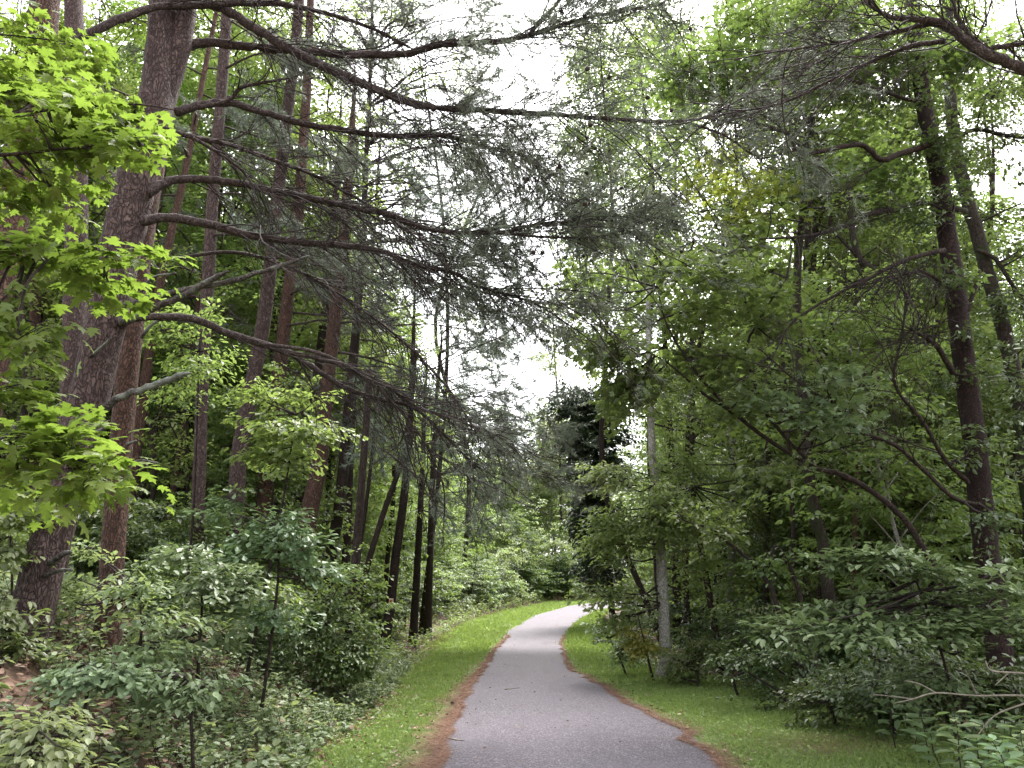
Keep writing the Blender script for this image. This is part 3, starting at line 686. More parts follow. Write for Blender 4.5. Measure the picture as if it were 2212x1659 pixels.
# the maple whose lime leaves hang in from the left, close by
px_tree('maple_tree', 'young maple with big lime green lobed leaves hanging in over the near left trunks', 'maple', 
        [([(-420, 1500), (-380, 1100), (-350, 700), (-330, 350), (-310, 50)], 3.9, [46, 40, 34, 28, 20])],
        blobs((60, 190, 3.8, 150, 26, 13), (215, 230, 3.7, 130, 20, 12), (90, 290, 3.7, 160, 26, 14), (270, 300, 3.6, 70, 18, 5),
              (60, 390, 3.9, 140, 26, 9), (150, 420, 4.0, 70, 22, 4), (80, 545, 3.6, 150, 22, 11), (290, 535, 3.5, 80, 18, 4), (240, 600, 3.6, 80, 16, 3),
              (20, 680, 3.5, 70, 26, 5), (40, 750, 3.5, 70, 24, 4), (30, 840, 3.5, 80, 26, 5), (60, 60, 4.2, 120, 30, 6), (170, 130, 4.6, 90, 30, 4), (20, 130, 4.0, 90, 24, 5),
              (60, 955, 3.2, 80, 20, 8), (170, 1000, 3.2, 80, 16, 7), (40, 1030, 3.3, 60, 16, 4)),
        ['lime'], .074, MAPLE,
        limbs=[([(-350, 300), (-150, 270), (40, 245), (160, 232), (290, 225), (390, 240)], 3.7, [14, 11, 8, 6, 4, 2]),
               ([(-340, 420), (-120, 350), (60, 330), (200, 315), (330, 312)], 3.7, [13, 10, 7, 5, 2]),
               ([(-350, 640), (-100, 575), (80, 560), (230, 545), (360, 560), (420, 590)], 3.6, [13, 10, 7, 5, 4, 2]),
               ([(-370, 1050), (-200, 990), (0, 965), (130, 985), (235, 1010)], 3.2, [13, 10, 7, 5, 2])],
        bark='dark_bark', L=.34, Wd=.24, nl=21, tilt=.22, droop=.22, brad=.005, branch=.9, dens=1.0)

# right-hand big trees
px_tree('pine_tree', 'big red-barked pine, coloured as in shade, at the right, its upper trunk wrapped in vine leaves', 'pine tree',
        [([(2172, 1510), (2160, 1420), (2152, 1353), (2133, 1211), (2117, 1066), (2102, 916), (2078, 749), (2062, 616), (2046, 500), (2025, 367), (1997, 233), (1978, 100), (1970, -60)], 11, [58, 54, 51, 50, 48, 45, 42, 40, 38, 34, 32, 30, 28], 11.4)],
        blobs((2040, 470, 11, 45, 70, 12), (2015, 330, 11, 55, 90, 16), (1990, 180, 11, 70, 100, 18), (2060, 620, 10.9, 45, 70, 9), (2085, 780, 10.9, 40, 60, 6), (2120, 1130, 10.7, 40, 60, 5), (2100, 960, 10.7, 45, 50, 5)),
        'deep', .085, OVAL, bark='shaded_red', limb_bark='dark_bark', L=.4, Wd=.3, nl=22, shootn=34, sides=20, branch=.3,
        limbs=[([(2015, 310), (1942, 333), (1905, 345), (1858, 313), (1775, 327), (1725, 330), (1702, 290), (1625, 263), (1575, 233), (1528, 167)], 10.9, [14.4, 13.0, 12.2, 10.8, 10.1, 9.4, 7.9, 6.5, 5.0, 2.9], 9.8),
               ([(2040, 540), (1960, 560), (1900, 590), (1800, 640), (1720, 690), (1680, 740)], 10.9, [10.8, 9.4, 7.9, 6.5, 5.0, 2.9], 9.8),
               ([(2058, 805), (2025, 749), (2000, 730), (1968, 712)], 10.9, [13.0, 11.5, 9.4, 5.0], 10.2),
               ([(2040, 612), (1990, 585), (1968, 589), (1900, 600)], 10.9, [7.9, 6.5, 5.0, 2.9], 10),
               ([(2092, 1043), (2042, 993), (1992, 909), (1932, 829), (1945, 740), (1960, 640)], 10.9, [10.1, 8.6, 7.9, 6.5, 4.3, 2.9], 10.2),
               ([(2008, 217), (1960, 215), (1908, 197), (1825, 167), (1770, 130), (1720, 125)], 10.9, [9.4, 8.6, 7.2, 5.8, 4.3, 2.2], 10),
               ([(2118, 1090), (2060, 1075), (1990, 1010), (1930, 960), (1858, 933), (1802, 876), (1728, 829), (1635, 749)], 10.9, [8.6, 8.6, 7.9, 7.9, 7.2, 6.5, 5.0, 2.9], 10)])
px_tree('oak_tree', 'leaning grey-brown tree beside the big red pine, forked with mossy bark', 'tree',
        [([(2240, 1420), (2230, 1150), (2208, 900), (2185, 783), (2162, 683), (2135, 600), (2115, 516), (2085, 420), (2067, 330), (2056, 250), (2050, 150), (2045, -60)], 13, [38, 36, 34, 32, 30, 28, 28, 27, 26, 24, 22, 20])],
        blobs((2150, 250, 13, 90, 120, 22), (2190, 480, 12.5, 70, 80, 11), (2190, 640, 12.5, 50, 60, 7), (2180, 760, 12, 60, 80, 10), (2190, 960, 11.5, 60, 90, 12), (2180, 120, 12.5, 80, 80, 12)),
        'deep', .095, OVAL, bark='moss_bark', shootn=26, L=.5, Wd=.36, nl=22,
        limbs=[([(2085, 457), (2008, 437), (1942, 450), (1875, 463), (1808, 493), (1742, 510), (1642, 516)], 12.8, [15, 14, 13, 11, 9, 7, 4], 10.5),
               ([(2110, 540), (2150, 560), (2190, 620), (2230, 680)], 12.8, [9, 9, 8, 6]),
               ([(2062, 300), (2110, 280), (2170, 292), (2230, 300)], 12.8, [10, 9, 8, 7])])
px_tree('pine_tree', 'near pine out of sight whose thick dark bough crosses the upper right corner', 'pine tree',
        [([(2420, 1400), (2420, 900), (2420, 400), (2420, 60)], 6.2, [80, 76, 70, 60])],
        [], 'deep', .08, OVAL, bark='limb', shootn=30,
        limbs=[([(2420, 250), (2300, 190), (2212, 150), (2142, 122), (2092, 92), (2042, 52), (1992, 43), (1925, 36), (1875, 6), (1850, -40)], 6.2, [28, 26, 24, 22, 20, 19, 14, 10, 7, 4]),
               ([(2042, 52), (1992, 55), (1908, 75), (1840, 88), (1775, 98), (1675, 113)], 6.2, [13, 11, 9, 7, 5, 3], 6.6),
               ([(2042, 90), (1975, 98), (1908, 122), (1808, 167), (1692, 222), (1600, 240), (1475, 262)], 6.4, [12, 11, 9, 7, 5, 4, 2], 7.6),
               ([(2142, 112), (2100, 80), (2065, 30), (2060, -30)], 6.2, [10, 10, 8, 6]),
               ([(2142, 104), (2212, 92), (2290, 60)], 6.2, [12, 10, 8])])

# the maple limb arching from the right, and the maple canopy over it
px_tree('maple_tree', 'maple arching low from the right with broad leaves beside the pale-barked tree', 'maple',
        [([(2060, 1400), (2030, 1260), (1960, 1130), (1875, 1056), (1808, 1022), (1758, 1009), (1658, 949), (1575, 886), (1518, 849), (1450, 790), (1400, 760)], 11.5, [15, 14, 13, 12, 11, 10, 9, 8, 6, 4, 2], 10.4)],
        blobs((1480, 640, 10.6, 120, 90, 30), (1330, 750, 11, 90, 70, 20), (1290, 640, 11.5, 70, 70, 12), (1400, 830, 11, 90, 60, 16), (1540, 750, 10.6, 90, 80, 20), (1600, 600, 11, 100, 70, 20),
              (1580, 850, 10.6, 90, 60, 12), (1690, 690, 10.6, 80, 70, 12), (1760, 860, 10, 110, 55, 16, 1), (1840, 910, 10, 70, 40, 8, 1), (1330, 830, 10.8, 70, 40, 8), (1440, 540, 11.5, 110, 60, 16), (1620, 480, 11.5, 120, 60, 14), (1700, 980, 10.8, 90, 50, 8)),
        ['mid', 'blue'], .105, MAPLE, bark='dark_bark', dens=1.7, L=.65, Wd=.5, nl=17, tilt=.4, droop=.4, brad=.008,
        limbs=[([(1758, 1009), (1660, 900), (1625, 810), (1610, 760), (1640, 690), (1700, 600)], 10.7, [8, 8, 7, 6, 5, 3]),
               ([(1620, 690), (1600, 620), (1560, 560), (1500, 520)], 10.8, [6, 5, 4, 2]),
               ([(1575, 886), (1500, 800), (1440, 700), (1420, 620)], 10.6, [7, 6, 4, 2])], skip=16)
px_tree('maple_tree', 'tall maple on the right whose dark leafy canopy fills the upper right', 'maple',
        [([(1800, 1330), (1788, 1270), (1777, 1176), (1759, 1100), (1747, 1016), (1737, 900), (1726, 760), (1722, 600), (1735, 450), (1755, 250), (1770, 0), (1775, -60)], 14, [28, 26, 24, 23, 22, 20, 19, 17, 15, 13, 10, 8], 13)],
        blobs((1550, 110, 11.5, 150, 90, 32), (1700, 60, 11.5, 140, 80, 28), (1850, 90, 11.5, 130, 90, 26), (1640, 220, 12, 150, 70, 24), (1820, 230, 12, 120, 80, 20), (1960, 90, 11.5, 110, 90, 18), (1480, 230, 13, 90, 90, 14),
              (1700, 380, 12.5, 130, 60, 14), (1860, 390, 12, 100, 60, 10), (2080, 60, 11.5, 110, 70, 14), (1560, 370, 13, 90, 60, 12, 1), (1640, 420, 12.5, 60, 50, 9, 1)),
        ['mid', 'yellow'], .115, MAPLE, bark='moss_bark', L=.75, Wd=.6, nl=17, tilt=.4, droop=.35, brad=.009, skip=20)

# pale-barked tree on the edge of the right verge
px_tree('birch_tree', 'slender tree with pale grey blotched bark at the edge of the right verge', 'tree',
        [([(1438, 1425), (1436, 1400), (1431, 1259), (1426, 1175), (1418, 1080), (1409, 980), (1406, 900), (1402, 800), (1400, 690), (1404, 560)], 17, [27, 25, 23, 21, 19, 17, 15, 14, 12, 9])],
        blobs((1380, 1090, 16.3, 110, 70, 36), (1310, 1150, 16.3, 50, 40, 9), (1470, 1130, 16.5, 110, 70, 28), (1335, 1190, 16.6, 60, 55, 18), (1310, 1260, 16.6, 60, 35, 9), (1500, 1240, 17.6, 50, 50, 9), (1340, 1020, 16.4, 70, 40, 12, 1), (1375, 1300, 16.8, 30, 20, 3), (1340, 1320, 16.8, 40, 25, 6), (1470, 1020, 16.8, 70, 50, 12), (1420, 900, 17, 80, 70, 16), (1360, 880, 17, 50, 50, 6)),
        ['bright', 'pale'], .105, OVAL, bark='grey_bark', L=.6, Wd=.4, nl=26, droop=.35, skip=12)
px_tree('sapling', 'small sapling with yellowing leaves at the foot of the pale-barked tree', 'sapling',
        [([(1400, 1425), (1395, 1400), (1385, 1360), (1378, 1330)], 16.2, [5, 4, 3, 2])],
        blobs((1385, 1365, 16.1, 40, 36, 9), (1375, 1405, 16.1, 40, 20, 6)), 'yellow', .09, OVAL, L=.35, Wd=.25, nl=18, brad=.005)
px_tree('evergreen_tree', 'dense dark glossy-leaved tree just beyond the bend, darkest crown of all', 'tree',
        [([(1322, 1325), (1312, 1200), (1296, 1050), (1282, 930), (1270, 850)], 40, [14, 13, 11, 9, 6])],
        blobs((1250, 900, 40, 50, 70, 60), (1275, 1000, 40, 50, 80, 60), (1300, 880, 40, 50, 60, 40), (1285, 1110, 40, 45, 60, 50), (1295, 1200, 40, 45, 60, 40), (1240, 960, 39, 30, 50, 16), (1330, 980, 40, 45, 80, 30)),
        'dark', .19, OVAL, dens=4.0, L=.85, Wd=.6, nl=26)
# pale tall trees right of the gap of sky
px_tree('tulip_tree', 'tall pale yellow-green tree rising beside the gap of white sky', 'tree',
        [([(1462, 1290), (1455, 1100), (1440, 800), (1420, 520), (1400, 330), (1385, 180)], 30, [18, 16, 13, 9, 5, 1.5])],
        blobs((1320, 210, 30, 80, 100, 60), (1390, 90, 30, 90, 90, 44), (1270, 340, 30, 70, 90, 46), (1300, 110, 30, 60, 60, 20), (1400, 350, 30, 90, 110, 48), (1260, 480, 30, 70, 80, 46), (1370, 520, 30, 100, 90, 44), (1285, 620, 30, 90, 70, 46), (1420, 660, 30, 90, 90, 36), (1300, 750, 30, 90, 60, 40), (1480, 250, 31, 60, 100, 22)),
        'pale', .15, OVAL, L=.9, Wd=.6, nl=34, droop=.5, bark='dark_bark')
px_tree('tulip_tree', 'smaller pale green tree under the sky gap, left of the tall pale one', 'tree',
        [([(1215, 1270), (1212, 1100), (1206, 900), (1198, 760), (1192, 640)], 80, [7, 6, 5, 4, 2])],
        blobs((1195, 690, 80, 26, 40, 8), (1190, 780, 80, 36, 40, 14), (1180, 960, 80, 45, 70, 36), (1210, 1040, 80, 45, 60, 36), (1225, 930, 80, 30, 60, 24), (1140, 1040, 80, 40, 60, 30)),
        'pale', .28, ROMB, L=1.5, Wd=1.1, nl=36)

# the close wall of small leaves along the right and the lighter one behind the bare boughs
def column(u0, Y, v0, v1, leaf, label, wid, n, skip, gaps=(), size=.095, foot=1310, w=14, bark='dark_bark', second='bright'):
    st = [((u0 if u0 != 1300 else 1400) + rng.normal(0, 8), foot), (u0 + rng.normal(0, 18), foot - 260), (u0 + rng.normal(0, 25), foot - 560), (u0 + rng.normal(0, 30), foot - 860), (u0 + rng.normal(0, 30), max(v0, -40))]
    rows = []
    for v in np.arange(v0, v1, 105):
        for q in (-.5, .5):
            u = u0 + q * wid + rng.normal(0, .18 * wid)
            if rng.random() < skip or any(abs(u - a) < c and abs(v - b) < d for a, b, c, d in gaps): continue
            rows.append((u, v + rng.normal(0, 25), Y + rng.normal(0, 1.2), .42 * wid, 62, n, int(rng.random() < .4)))
    px_tree('leafy_tree', label, 'tree', [(st, Y, [w, w * .85, w * .7, w * .5, w * .2])], blobs(*rows), [leaf, second], size, OVAL, L=.03 * Y + .15, Wd=.02 * Y + .1, nl=26, bark=bark, skip=8, brad=.010)
GAPS = [(1680, 615, 60, 45), (1965, 670, 50, 45), (2170, 370, 60, 70), (1150, 300, 60, 400), (1700, 540, 60, 40), (2080, 440, 50, 50)]
for u0, Y, v0, v1, leaf, label, wid, n, skip in [
        (1300, 27, 90, 800, 'mid', 'leafy tree nearest the sky gap, in front of the pale tall tree', 100, 9, .12),
        (1480, 25, -20, 1000, 'bright', 'lighter tree far behind the wall of green above the pale-barked tree', 130, 9, .12), (1720, 26, -20, 1000, 'bright', 'lighter tree behind the mossy-trunked maple canopy', 130, 9, .12),
        (1840, 24, -20, 900, 'mid', 'tree filling the upper right behind the long forked limb', 130, 9, .15), (2090, 23, -20, 1000, 'mid', 'tree behind the forked mossy-barked tree at the right', 130, 9, .15),
        (1420, 21, 60, 900, 'mid', 'leafy tree filling the wall of green above the pale-barked tree', 130, 12, .06),
        (1540, 19, -20, 1150, 'deep', 'leafy dark tree behind the arching maple limb', 130, 12, .06),
        (1660, 20, -20, 1200, 'mid', 'leafy tree behind the thin pole-like stems in the right wood', 130, 12, .08),
        (1780, 18, -20, 1200, 'deep', 'leafy dark tree behind the mossy-trunked maple', 130, 12, .08),
        (1900, 19, -20, 1200, 'mid', 'leafy tree around the vine-laden trunk in the right wood', 130, 12, .1),
        (2020, 18, -20, 1250, 'deep', 'leafy dark tree just behind the big red pine', 130, 12, .1),
        (2150, 17, -20, 1250, 'mid', 'leafy tree at the right edge behind the forked mossy-barked tree', 130, 12, .12)]:
    column(u0, Y, v0, v1, leaf, label, wid, n, skip, GAPS)
for u0, Y, v0, v1, label, wid, n, skip in [
        (40, 16, -20, 900, 'leafy tree at the left edge behind the thick brown pine trunk', 130, 8, .15), (190, 17, -20, 800, 'light green tree behind the pale pinkish pine', 120, 8, .15), (320, 19, -20, 800, 'light green tree just right of the forked pine', 120, 8, .15),
        (450, 21, -20, 900, 'light green tree behind the slim grey-barked pine', 120, 8, .15), (580, 23, -20, 900, 'light green tree behind the crooked red-brown pine', 120, 8, .15),
        (700, 25, -20, 950, 'light green tree behind the dark red pine', 120, 8, .2), (820, 28, -20, 1000, 'light green tree glowing through the bare pine boughs', 120, 9, .18),
        (925, 32, 0, 1000, 'yellow-green tree seen through the outer twigs left of the sky gap', 100, 8, .25), (1000, 52, 560, 1050, 'small light tree low behind the drooping twigs', 90, 6, .3)]:
    column(u0, Y, v0, v1, 'bright', label, wid, n, skip, (), .11, 1250, 11, 'dark_bark', 'lime')

# thin stems of the right-hand wood
thin = [
 ('slender dark stem next to the mossy-trunked maple', [(1835, 1310), (1834, 1140), (1815, 950), (1800, 750), (1790, 560), (1800, 380)], 18, [13, 12, 11, 10, 8, 6], 'dark_bark'),
 ('vine-laden leaning trunk between the mossy maple and the big red pine', [(1965, 1290), (1958, 1250), (1937, 1140), (1905, 1000), (1885, 880), (1905, 716), (1892, 600), (1858, 560), (1842, 500), (1830, 380)], 16, [24, 24, 23, 22, 22, 20, 18, 16, 14, 10], 'moss_bark'),
 ('pale grey straight trunk in the shade behind the vine-laden one', [(2012, 1310), (2005, 1140), (1990, 980), (1975, 820), (1955, 650), (1935, 480), (1925, 300)], 20, [24, 23, 22, 20, 18, 15, 12], 'grey_bark'),
 ('short-looking brown trunk partly covered by layered foliage near the big red pine', [(2082, 1300), (2050, 1150), (2030, 1040), (2010, 900)], 17, [18, 16, 14, 10], 'dark_bark'),
 ('very thin pole-like stem by the arching maple limb', [(1716, 1300), (1711, 1100), (1700, 900), (1690, 740), (1684, 560)], 16, [9, 8, 7, 6, 4], 'dark_bark'),
 ('thin grey pole standing behind the thin dark pole', [(1672, 1290), (1668, 1120), (1660, 940), (1655, 760)], 22, [11, 10, 9, 7], 'grey_bark'),
 ('slim grey trunk seen behind the pale-barked tree, to its right', [(1578, 1260), (1582, 1100), (1580, 980), (1574, 820), (1565, 640)], 24, [16, 15, 13, 11, 8], 'grey_bark'),
 ('paired thin reddish stem standing in the dark understorey', [(1838, 1330), (1845, 1200), (1850, 1080), (1856, 960), (1868, 800)], 15, [11, 10, 9, 8, 5], 'red_bark'),
 ('curving dark stem high on the right against the white sky', [(1780, 1200), (1778, 900), (1768, 680), (1742, 583), (1745, 500), (1738, 380), (1748, 260)], 19, [18, 16, 14, 13, 12, 10, 8], 'moss_bark'),
 ('slender leaning trunk at the right edge beyond the big red pine', [(2175, 1330), (2185, 1180), (2192, 1040), (2205, 880), (2220, 740)], 16, [16, 14, 13, 12, 10], 'dark_bark')]
for lab, pts, Y, w, bk in thin:
    px_tree('slender_tree', lab, 'tree', [(pts, Y, w)], [bl(pts[-1][0] + rng.normal(0, 30), pts[-1][1] + 40, Y, 110, 110, 12), bl(pts[-2][0] + rng.normal(0, 40), pts[-2][1], Y, 100, 90, 6)],
            'mid', .11, OVAL, bark=bk, L=.6, Wd=.42, nl=22, limbs=[([pts[-3], (pts[-3][0] - 60, pts[-3][1] - 60), (pts[-3][0] - 120, pts[-3][1] - 90)], Y, [w[-3] * .5, w[-3] * .35, 2])], shootn=6)
for pts, lab in (([(1680, 1315), (1663, 1268), (1628, 1218), (1582, 1179), (1521, 1137)], 'bent sapling arching left over the right verge, longest of the bent pair'),
                 ([(1735, 1320), (1720, 1260), (1690, 1195), (1672, 1182), (1660, 1230)], 'bent sapling with a kinked drooping top next to the longer bent one')):
    px_tree('sapling', lab, 'sapling', [(pts, 13.5, [10, 9, 8, 6, 4])], [bl(pts[-1][0], pts[-1][1] - 10, 13.5, 70, 45, 8)], 'mid', .1, OVAL, L=.5, Wd=.35, nl=22, bark='dark_bark')

# ------------------------------------------------------------------ shrubs and saplings one by one
def shrub(label, foot, Y, rows, leaf, size, tmpl=OVAL, L=.4, Wd=.3, nl=22, name='shrub', cat='shrub', dens=1.35, tilt=.24, **kw):
    top = rows[0]; rows = list(rows) + [((foot[0] + top[0]) / 2, foot[1] - 30, Y, 70, 30, 7), (foot[0], foot[1] - 12, Y - .1, 70, 16, 7)]
    return px_tree(name, label, cat, [([foot, ((foot[0] + top[0]) / 2 + 6, (foot[1] + top[1]) / 2), (top[0], top[1])], Y, [7, 5, 3])], blobs(*rows), leaf, size, tmpl, L=L, Wd=Wd, nl=nl, brad=.006, dens=dens, tilt=tilt, **kw)
shrub('sassafras sapling with lime-tipped lobed leaves reaching toward the bough tips', (560, 1330), 10.5, [(640, 895, 10.4, 110, 45, 24), (560, 870, 10.6, 70, 40, 12), (700, 940, 10.2, 60, 30, 10), (540, 960, 10.5, 70, 40, 12), (600, 1010, 10.4, 60, 40, 10), (660, 870, 10.6, 60, 40, 9)], ['bright'], .10, OBOV, name='sapling', cat='sapling')
shrub('sapling with small lime oval leaves in front of the slim grey pine', (400, 1330), 10, [(430, 760, 10, 50, 90, 18), (350, 720, 10.2, 50, 60, 12), (410, 680, 10.2, 60, 40, 12), (440, 840, 9.8, 30, 60, 10), (360, 800, 10.3, 50, 60, 10)], ['bright'], .075, OVAL, name='sapling', cat='sapling')
shrub('blue-green sassafras clump below the lime-tipped sapling', (590, 1350), 9.6, [(600, 1140, 9.5, 90, 40, 18), (650, 1180, 9.4, 70, 36, 12), (560, 1190, 9.4, 70, 36, 12), (500, 1090, 9.7, 60, 36, 8), (690, 1230, 9.4, 40, 30, 6)], ['blue'], .095, OBOV, name='sapling', cat='sapling')
shrub('blue-green sassafras clump low between the slim red pine and the dark shrub', (430, 1400), 8.6, [(430, 1200, 8.5, 60, 26, 9), (420, 1260, 8.4, 70, 30, 10), (500, 1245, 8.5, 60, 30, 8), (460, 1310, 8.4, 70, 30, 8), (530, 1295, 8.4, 40, 30, 6)], ['blue'], .10, OBOV, name='sapling', cat='sapling')
shrub('yellowish small-leaved seedling at the foot of the slim red pine', (300, 1420), 7.6, [(300, 1280, 7.6, 60, 50, 12), (190, 1210, 7.9, 50, 50, 9), (360, 1320, 7.6, 60, 36, 9), (150, 1290, 7.9, 40, 40, 6)], ['pale'], .075, OVAL, name='sapling', cat='sapling', ground=True)
shrub('dense dark shrub of small round leaves crowding the left bank', (740, 1470), 12.6, [(700, 1340, 12.4, 100, 70, 50), (760, 1290, 12.8, 70, 60, 30), (640, 1310, 12.6, 80, 60, 30), (790, 1390, 12.6, 60, 50, 24), (690, 1420, 12.2, 80, 40, 26), (610, 1390, 12.2, 60, 50, 18)], ['mid'], .07, OVAL, L=.42, nl=26, dens=2.0, tilt=.33)
shrub('oak seedling with large grey-green leaves in front of the leaning pine', (190, 1480), 6.4, [(180, 1425, 6.3, 80, 22, 9), (250, 1445, 6.2, 60, 22, 6), (210, 1465, 6.1, 60, 18, 6)], ['cover'], .075, OBOV, L=.32, Wd=.24, nl=17, name='sapling', cat='sapling')
shrub('broad-leaved seedling spreading in the middle of the left bank', (410, 1510), 6.6, [(400, 1460, 6.6, 90, 20, 9), (330, 1450, 6.7, 50, 18, 5), (460, 1475, 6.5, 60, 20, 6)], ['cover'], .072, OVAL, L=.3, Wd=.24, nl=17, name='sapling', cat='sapling')
shrub('leafy seedling low in the left corner of the bank', (60, 1650), 5.2, [(60, 1585, 5.1, 90, 24, 8), (130, 1545, 5.4, 60, 20, 5), (120, 1620, 5.0, 60, 22, 6)], ['pale'], .068, OVAL, L=.28, Wd=.22, nl=16, name='sapling', cat='sapling')
shrub('spindly green shrub at the left edge below the lowest maple leaves', (20, 1400), 7.2, [(20, 1110, 7.2, 50, 50, 10), (10, 1190, 7.2, 50, 40, 9), (40, 1060, 7.4, 60, 30, 8), (10, 1310, 6.8, 30, 30, 6)], ['mid'], .085, OVAL)
for i, (u, v, Y, r, lab, leaf) in enumerate([
        (820, 1300, 19, 60, 'mid-green shrub under the orange trail marker', 'mid'), (880, 1230, 23, 70, 'shrub with bright top leaves left of the bend', 'bright'),
        (960, 1220, 27, 70, 'bushy bright shrub where the left verge starts to curve', 'bright'), (1010, 1180, 30, 70, 'tall dense shrub behind the curving verge', 'mid'),
        (1040, 1260, 33, 55, 'low silvery-topped shrub on the outer verge', 'blue'), (1090, 1190, 38, 60, 'grey-green rounded shrub on the outside of the bend', 'pale'),
        (1130, 1130, 44, 70, 'tall mid-green bush near the end of the verge', 'mid'), (1150, 1225, 46, 45, 'low bush at the back of the bend', 'bright'),
        (1195, 1180, 52, 50, 'pale bush closing the view at the bend', 'pale'), (930, 1130, 26, 70, 'loose green bush under the drooping twigs', 'mid'),
        (1060, 1110, 40, 70, 'yellow-green bush under the needle sprays', 'bright'), (1215, 1250, 54, 40, 'green bush beside the vanishing path', 'mid'),
        (1110, 1270, 42, 40, 'low leafy bush at the verge edge of the bend', 'bright'), (860, 1090, 24, 70, 'shadowed green bush among the dark pine trunks', 'mid')]):
    while at(u, v, Y)[0] > float(xgl(Y)) - 1.2 - .3 * r * Y / F and Y < 80: Y += .5
    c = at(u, v, Y); fz = gz(c[0], c[1]); m = mpp(c); hh = max(.5, c[2] - fz)
    P0 = np.array([c[0], c[1], fz]); t = thing('shrub', lab, 'shrub', P0)
    st, lf = Geo(), Geo(); sk = wander(P0 - [0, 0, .1], (rng.normal(0, .1), 0, 1), hh + .3, 8, .1)
    st.tube(sk, np.linspace(.05, .015, 9), 6)
    leafy(lf, st, [(c, (r * m, r * m * .8, r * m * .75), 40), (c - [0, 0, hh * .5], (r * m * .9, r * m * .7, hh * .5), 26)], sk, OVAL, .10 + Y * .0012, .55, .42, 30)
    st.build('twig_sprays', M['twig'], t, tuple(P0)); lf.build('leaves', M[leaf], t, tuple(P0))

# the layered shrub in front of the big red pine
shrub('wide layered dogwood with flat tiers of blue-green leaves before the big red pine', (2060, 1500), 8.6,
      [(1960, 1205, 8.5, 160, 14, 15), (1870, 1222, 8.5, 90, 12, 8), (2050, 1240, 8.5, 120, 16, 13), (1960, 1275, 8.6, 110, 18, 12), (2060, 1310, 8.5, 120, 18, 13), (1880, 1340, 8.3, 150, 14, 14), (1780, 1370, 8.2, 110, 14, 12), (1980, 1350, 8.3, 140, 14, 13),
       (1850, 1310, 8.6, 120, 16, 12), (1740, 1350, 8.6, 70, 20, 7), (2120, 1280, 8.4, 90, 24, 9), (2170, 1340, 8.2, 70, 30, 8), (2190, 1225, 8.6, 50, 24, 4), (2100, 1380, 8.2, 80, 24, 8)],
      ['blue'], .095, OVAL, L=.46, Wd=.36, nl=22, tilt=.11, droop=.04, hang=.05, flat=.02, dens=1.5)
under = [
 (1350, 1340, 18, 60, 40, 'fern-like low shrub at the inner edge of the bend', 'blue'), (1500, 1330, 17.5, 70, 60, 'dark shrub right of the pale-barked tree', 'deep'),
 (1500, 1400, 15.5, 60, 30, 'low leafy shrub on the verge edge right of the pale-barked tree', 'mid'), (1590, 1390, 14, 90, 40, 'dense shrub with small leaves before the bent saplings', 'deep'),
 (1640, 1330, 14.5, 80, 50, 'brownish-green tangled shrub under the bent saplings', 'mid'), (1690, 1430, 12, 100, 40, 'shadowy shrub left of the tiered dogwood', 'deep'),
 (1800, 1470, 10.5, 100, 40, 'dark low shrub beneath the tiered dogwood', 'deep'), (1920, 1480, 9.8, 100, 50, 'dark tangled shrub behind the bare pale branch', 'deep'),
 (2060, 1470, 9.6, 100, 50, 'shaded shrub at the foot of the big red pine', 'deep'), (2180, 1450, 9.4, 70, 70, 'shaded shrub at the right edge behind the bare pale branch', 'deep'),
 (1750, 1290, 15, 70, 60, 'leafy shrub between the mossy maple and the tiered dogwood', 'mid'), (1900, 1420, 10.2, 110, 50, 'deep green shrub just behind the tiered dogwood', 'deep')]
for u, v, Y, ru, rv, lab, leaf in under:
    c = at(u, v, Y); fz = gz(c[0], c[1]); m = mpp(c); hh = max(.4, c[2] - fz)
    P0 = np.array([c[0], c[1], fz]); t = thing('shrub', lab, 'shrub', P0)
    st, lf = Geo(), Geo(); sk = wander(P0 - [0, 0, .1], (rng.normal(0, .1), 0, 1), hh + .2, 8, .1)
    st.tube(sk, np.linspace(.03, .01, 9), 5)
    leafy(lf, st, [(c, (ru * m, ru * m * .7, rv * m), 44), (c - [0, 0, hh * .55], (ru * m * .9, ru * m * .6, hh * .45), 24)], sk, OVAL, .075, .42, .32, 26, tilt=.3)
    st.build('twig_sprays', M['twig'], t, tuple(P0)); lf.build('leaves', M[leaf], t, tuple(P0))

# bare pale branch lying across the shrubs at the right
g = Geo()
for pts, w in (([(2330, 1520), (2212, 1503), (2111, 1503), (2022, 1497), (1972, 1510), (1933, 1519)], [6, 5, 4, 3.5, 3, 1.5]), ([(2022, 1497), (1987, 1478), (1955, 1470)], [4, 3, 2]), ([(2111, 1503), (2094, 1467), (2085, 1448)], [4, 3, 2]),
               ([(1972, 1510), (1915, 1503), (1885, 1500)], [3, 2, 2])):
    P, R = px_line(pts, 7.9, w, 5, 7.7); g.tube(P, R, 6, 0, .1)
P, R = px_line([(2330, 1520), (2400, 1580)], 7.9, [8, 9], 3); P, R = to_ground(P[::-1], R[::-1], .1); g.tube(P, R, 6)
o = g.build('bare_branch', M['pale_twig']); tag(o, 'long bare pale branch lying out over the dark shrubs at the right', 'branch')
g = Geo()
for pts, w in (([(2330, 1470), (2212, 1455), (2143, 1449), (2129, 1428)], [6, 5, 4, 2]), ([(2212, 1520), (2150, 1545), (2110, 1590)], [4, 3, 2]), ([(2180, 1452), (2150, 1480)], [3, 2])):
    P, R = px_line(pts, 7.7, w, 5); g.tube(P, R, 6, 0, .1)
tag(g.build('bare_branch', M['pale_twig']), 'shorter bare pale branch above the long one, near the big red pine', 'branch')

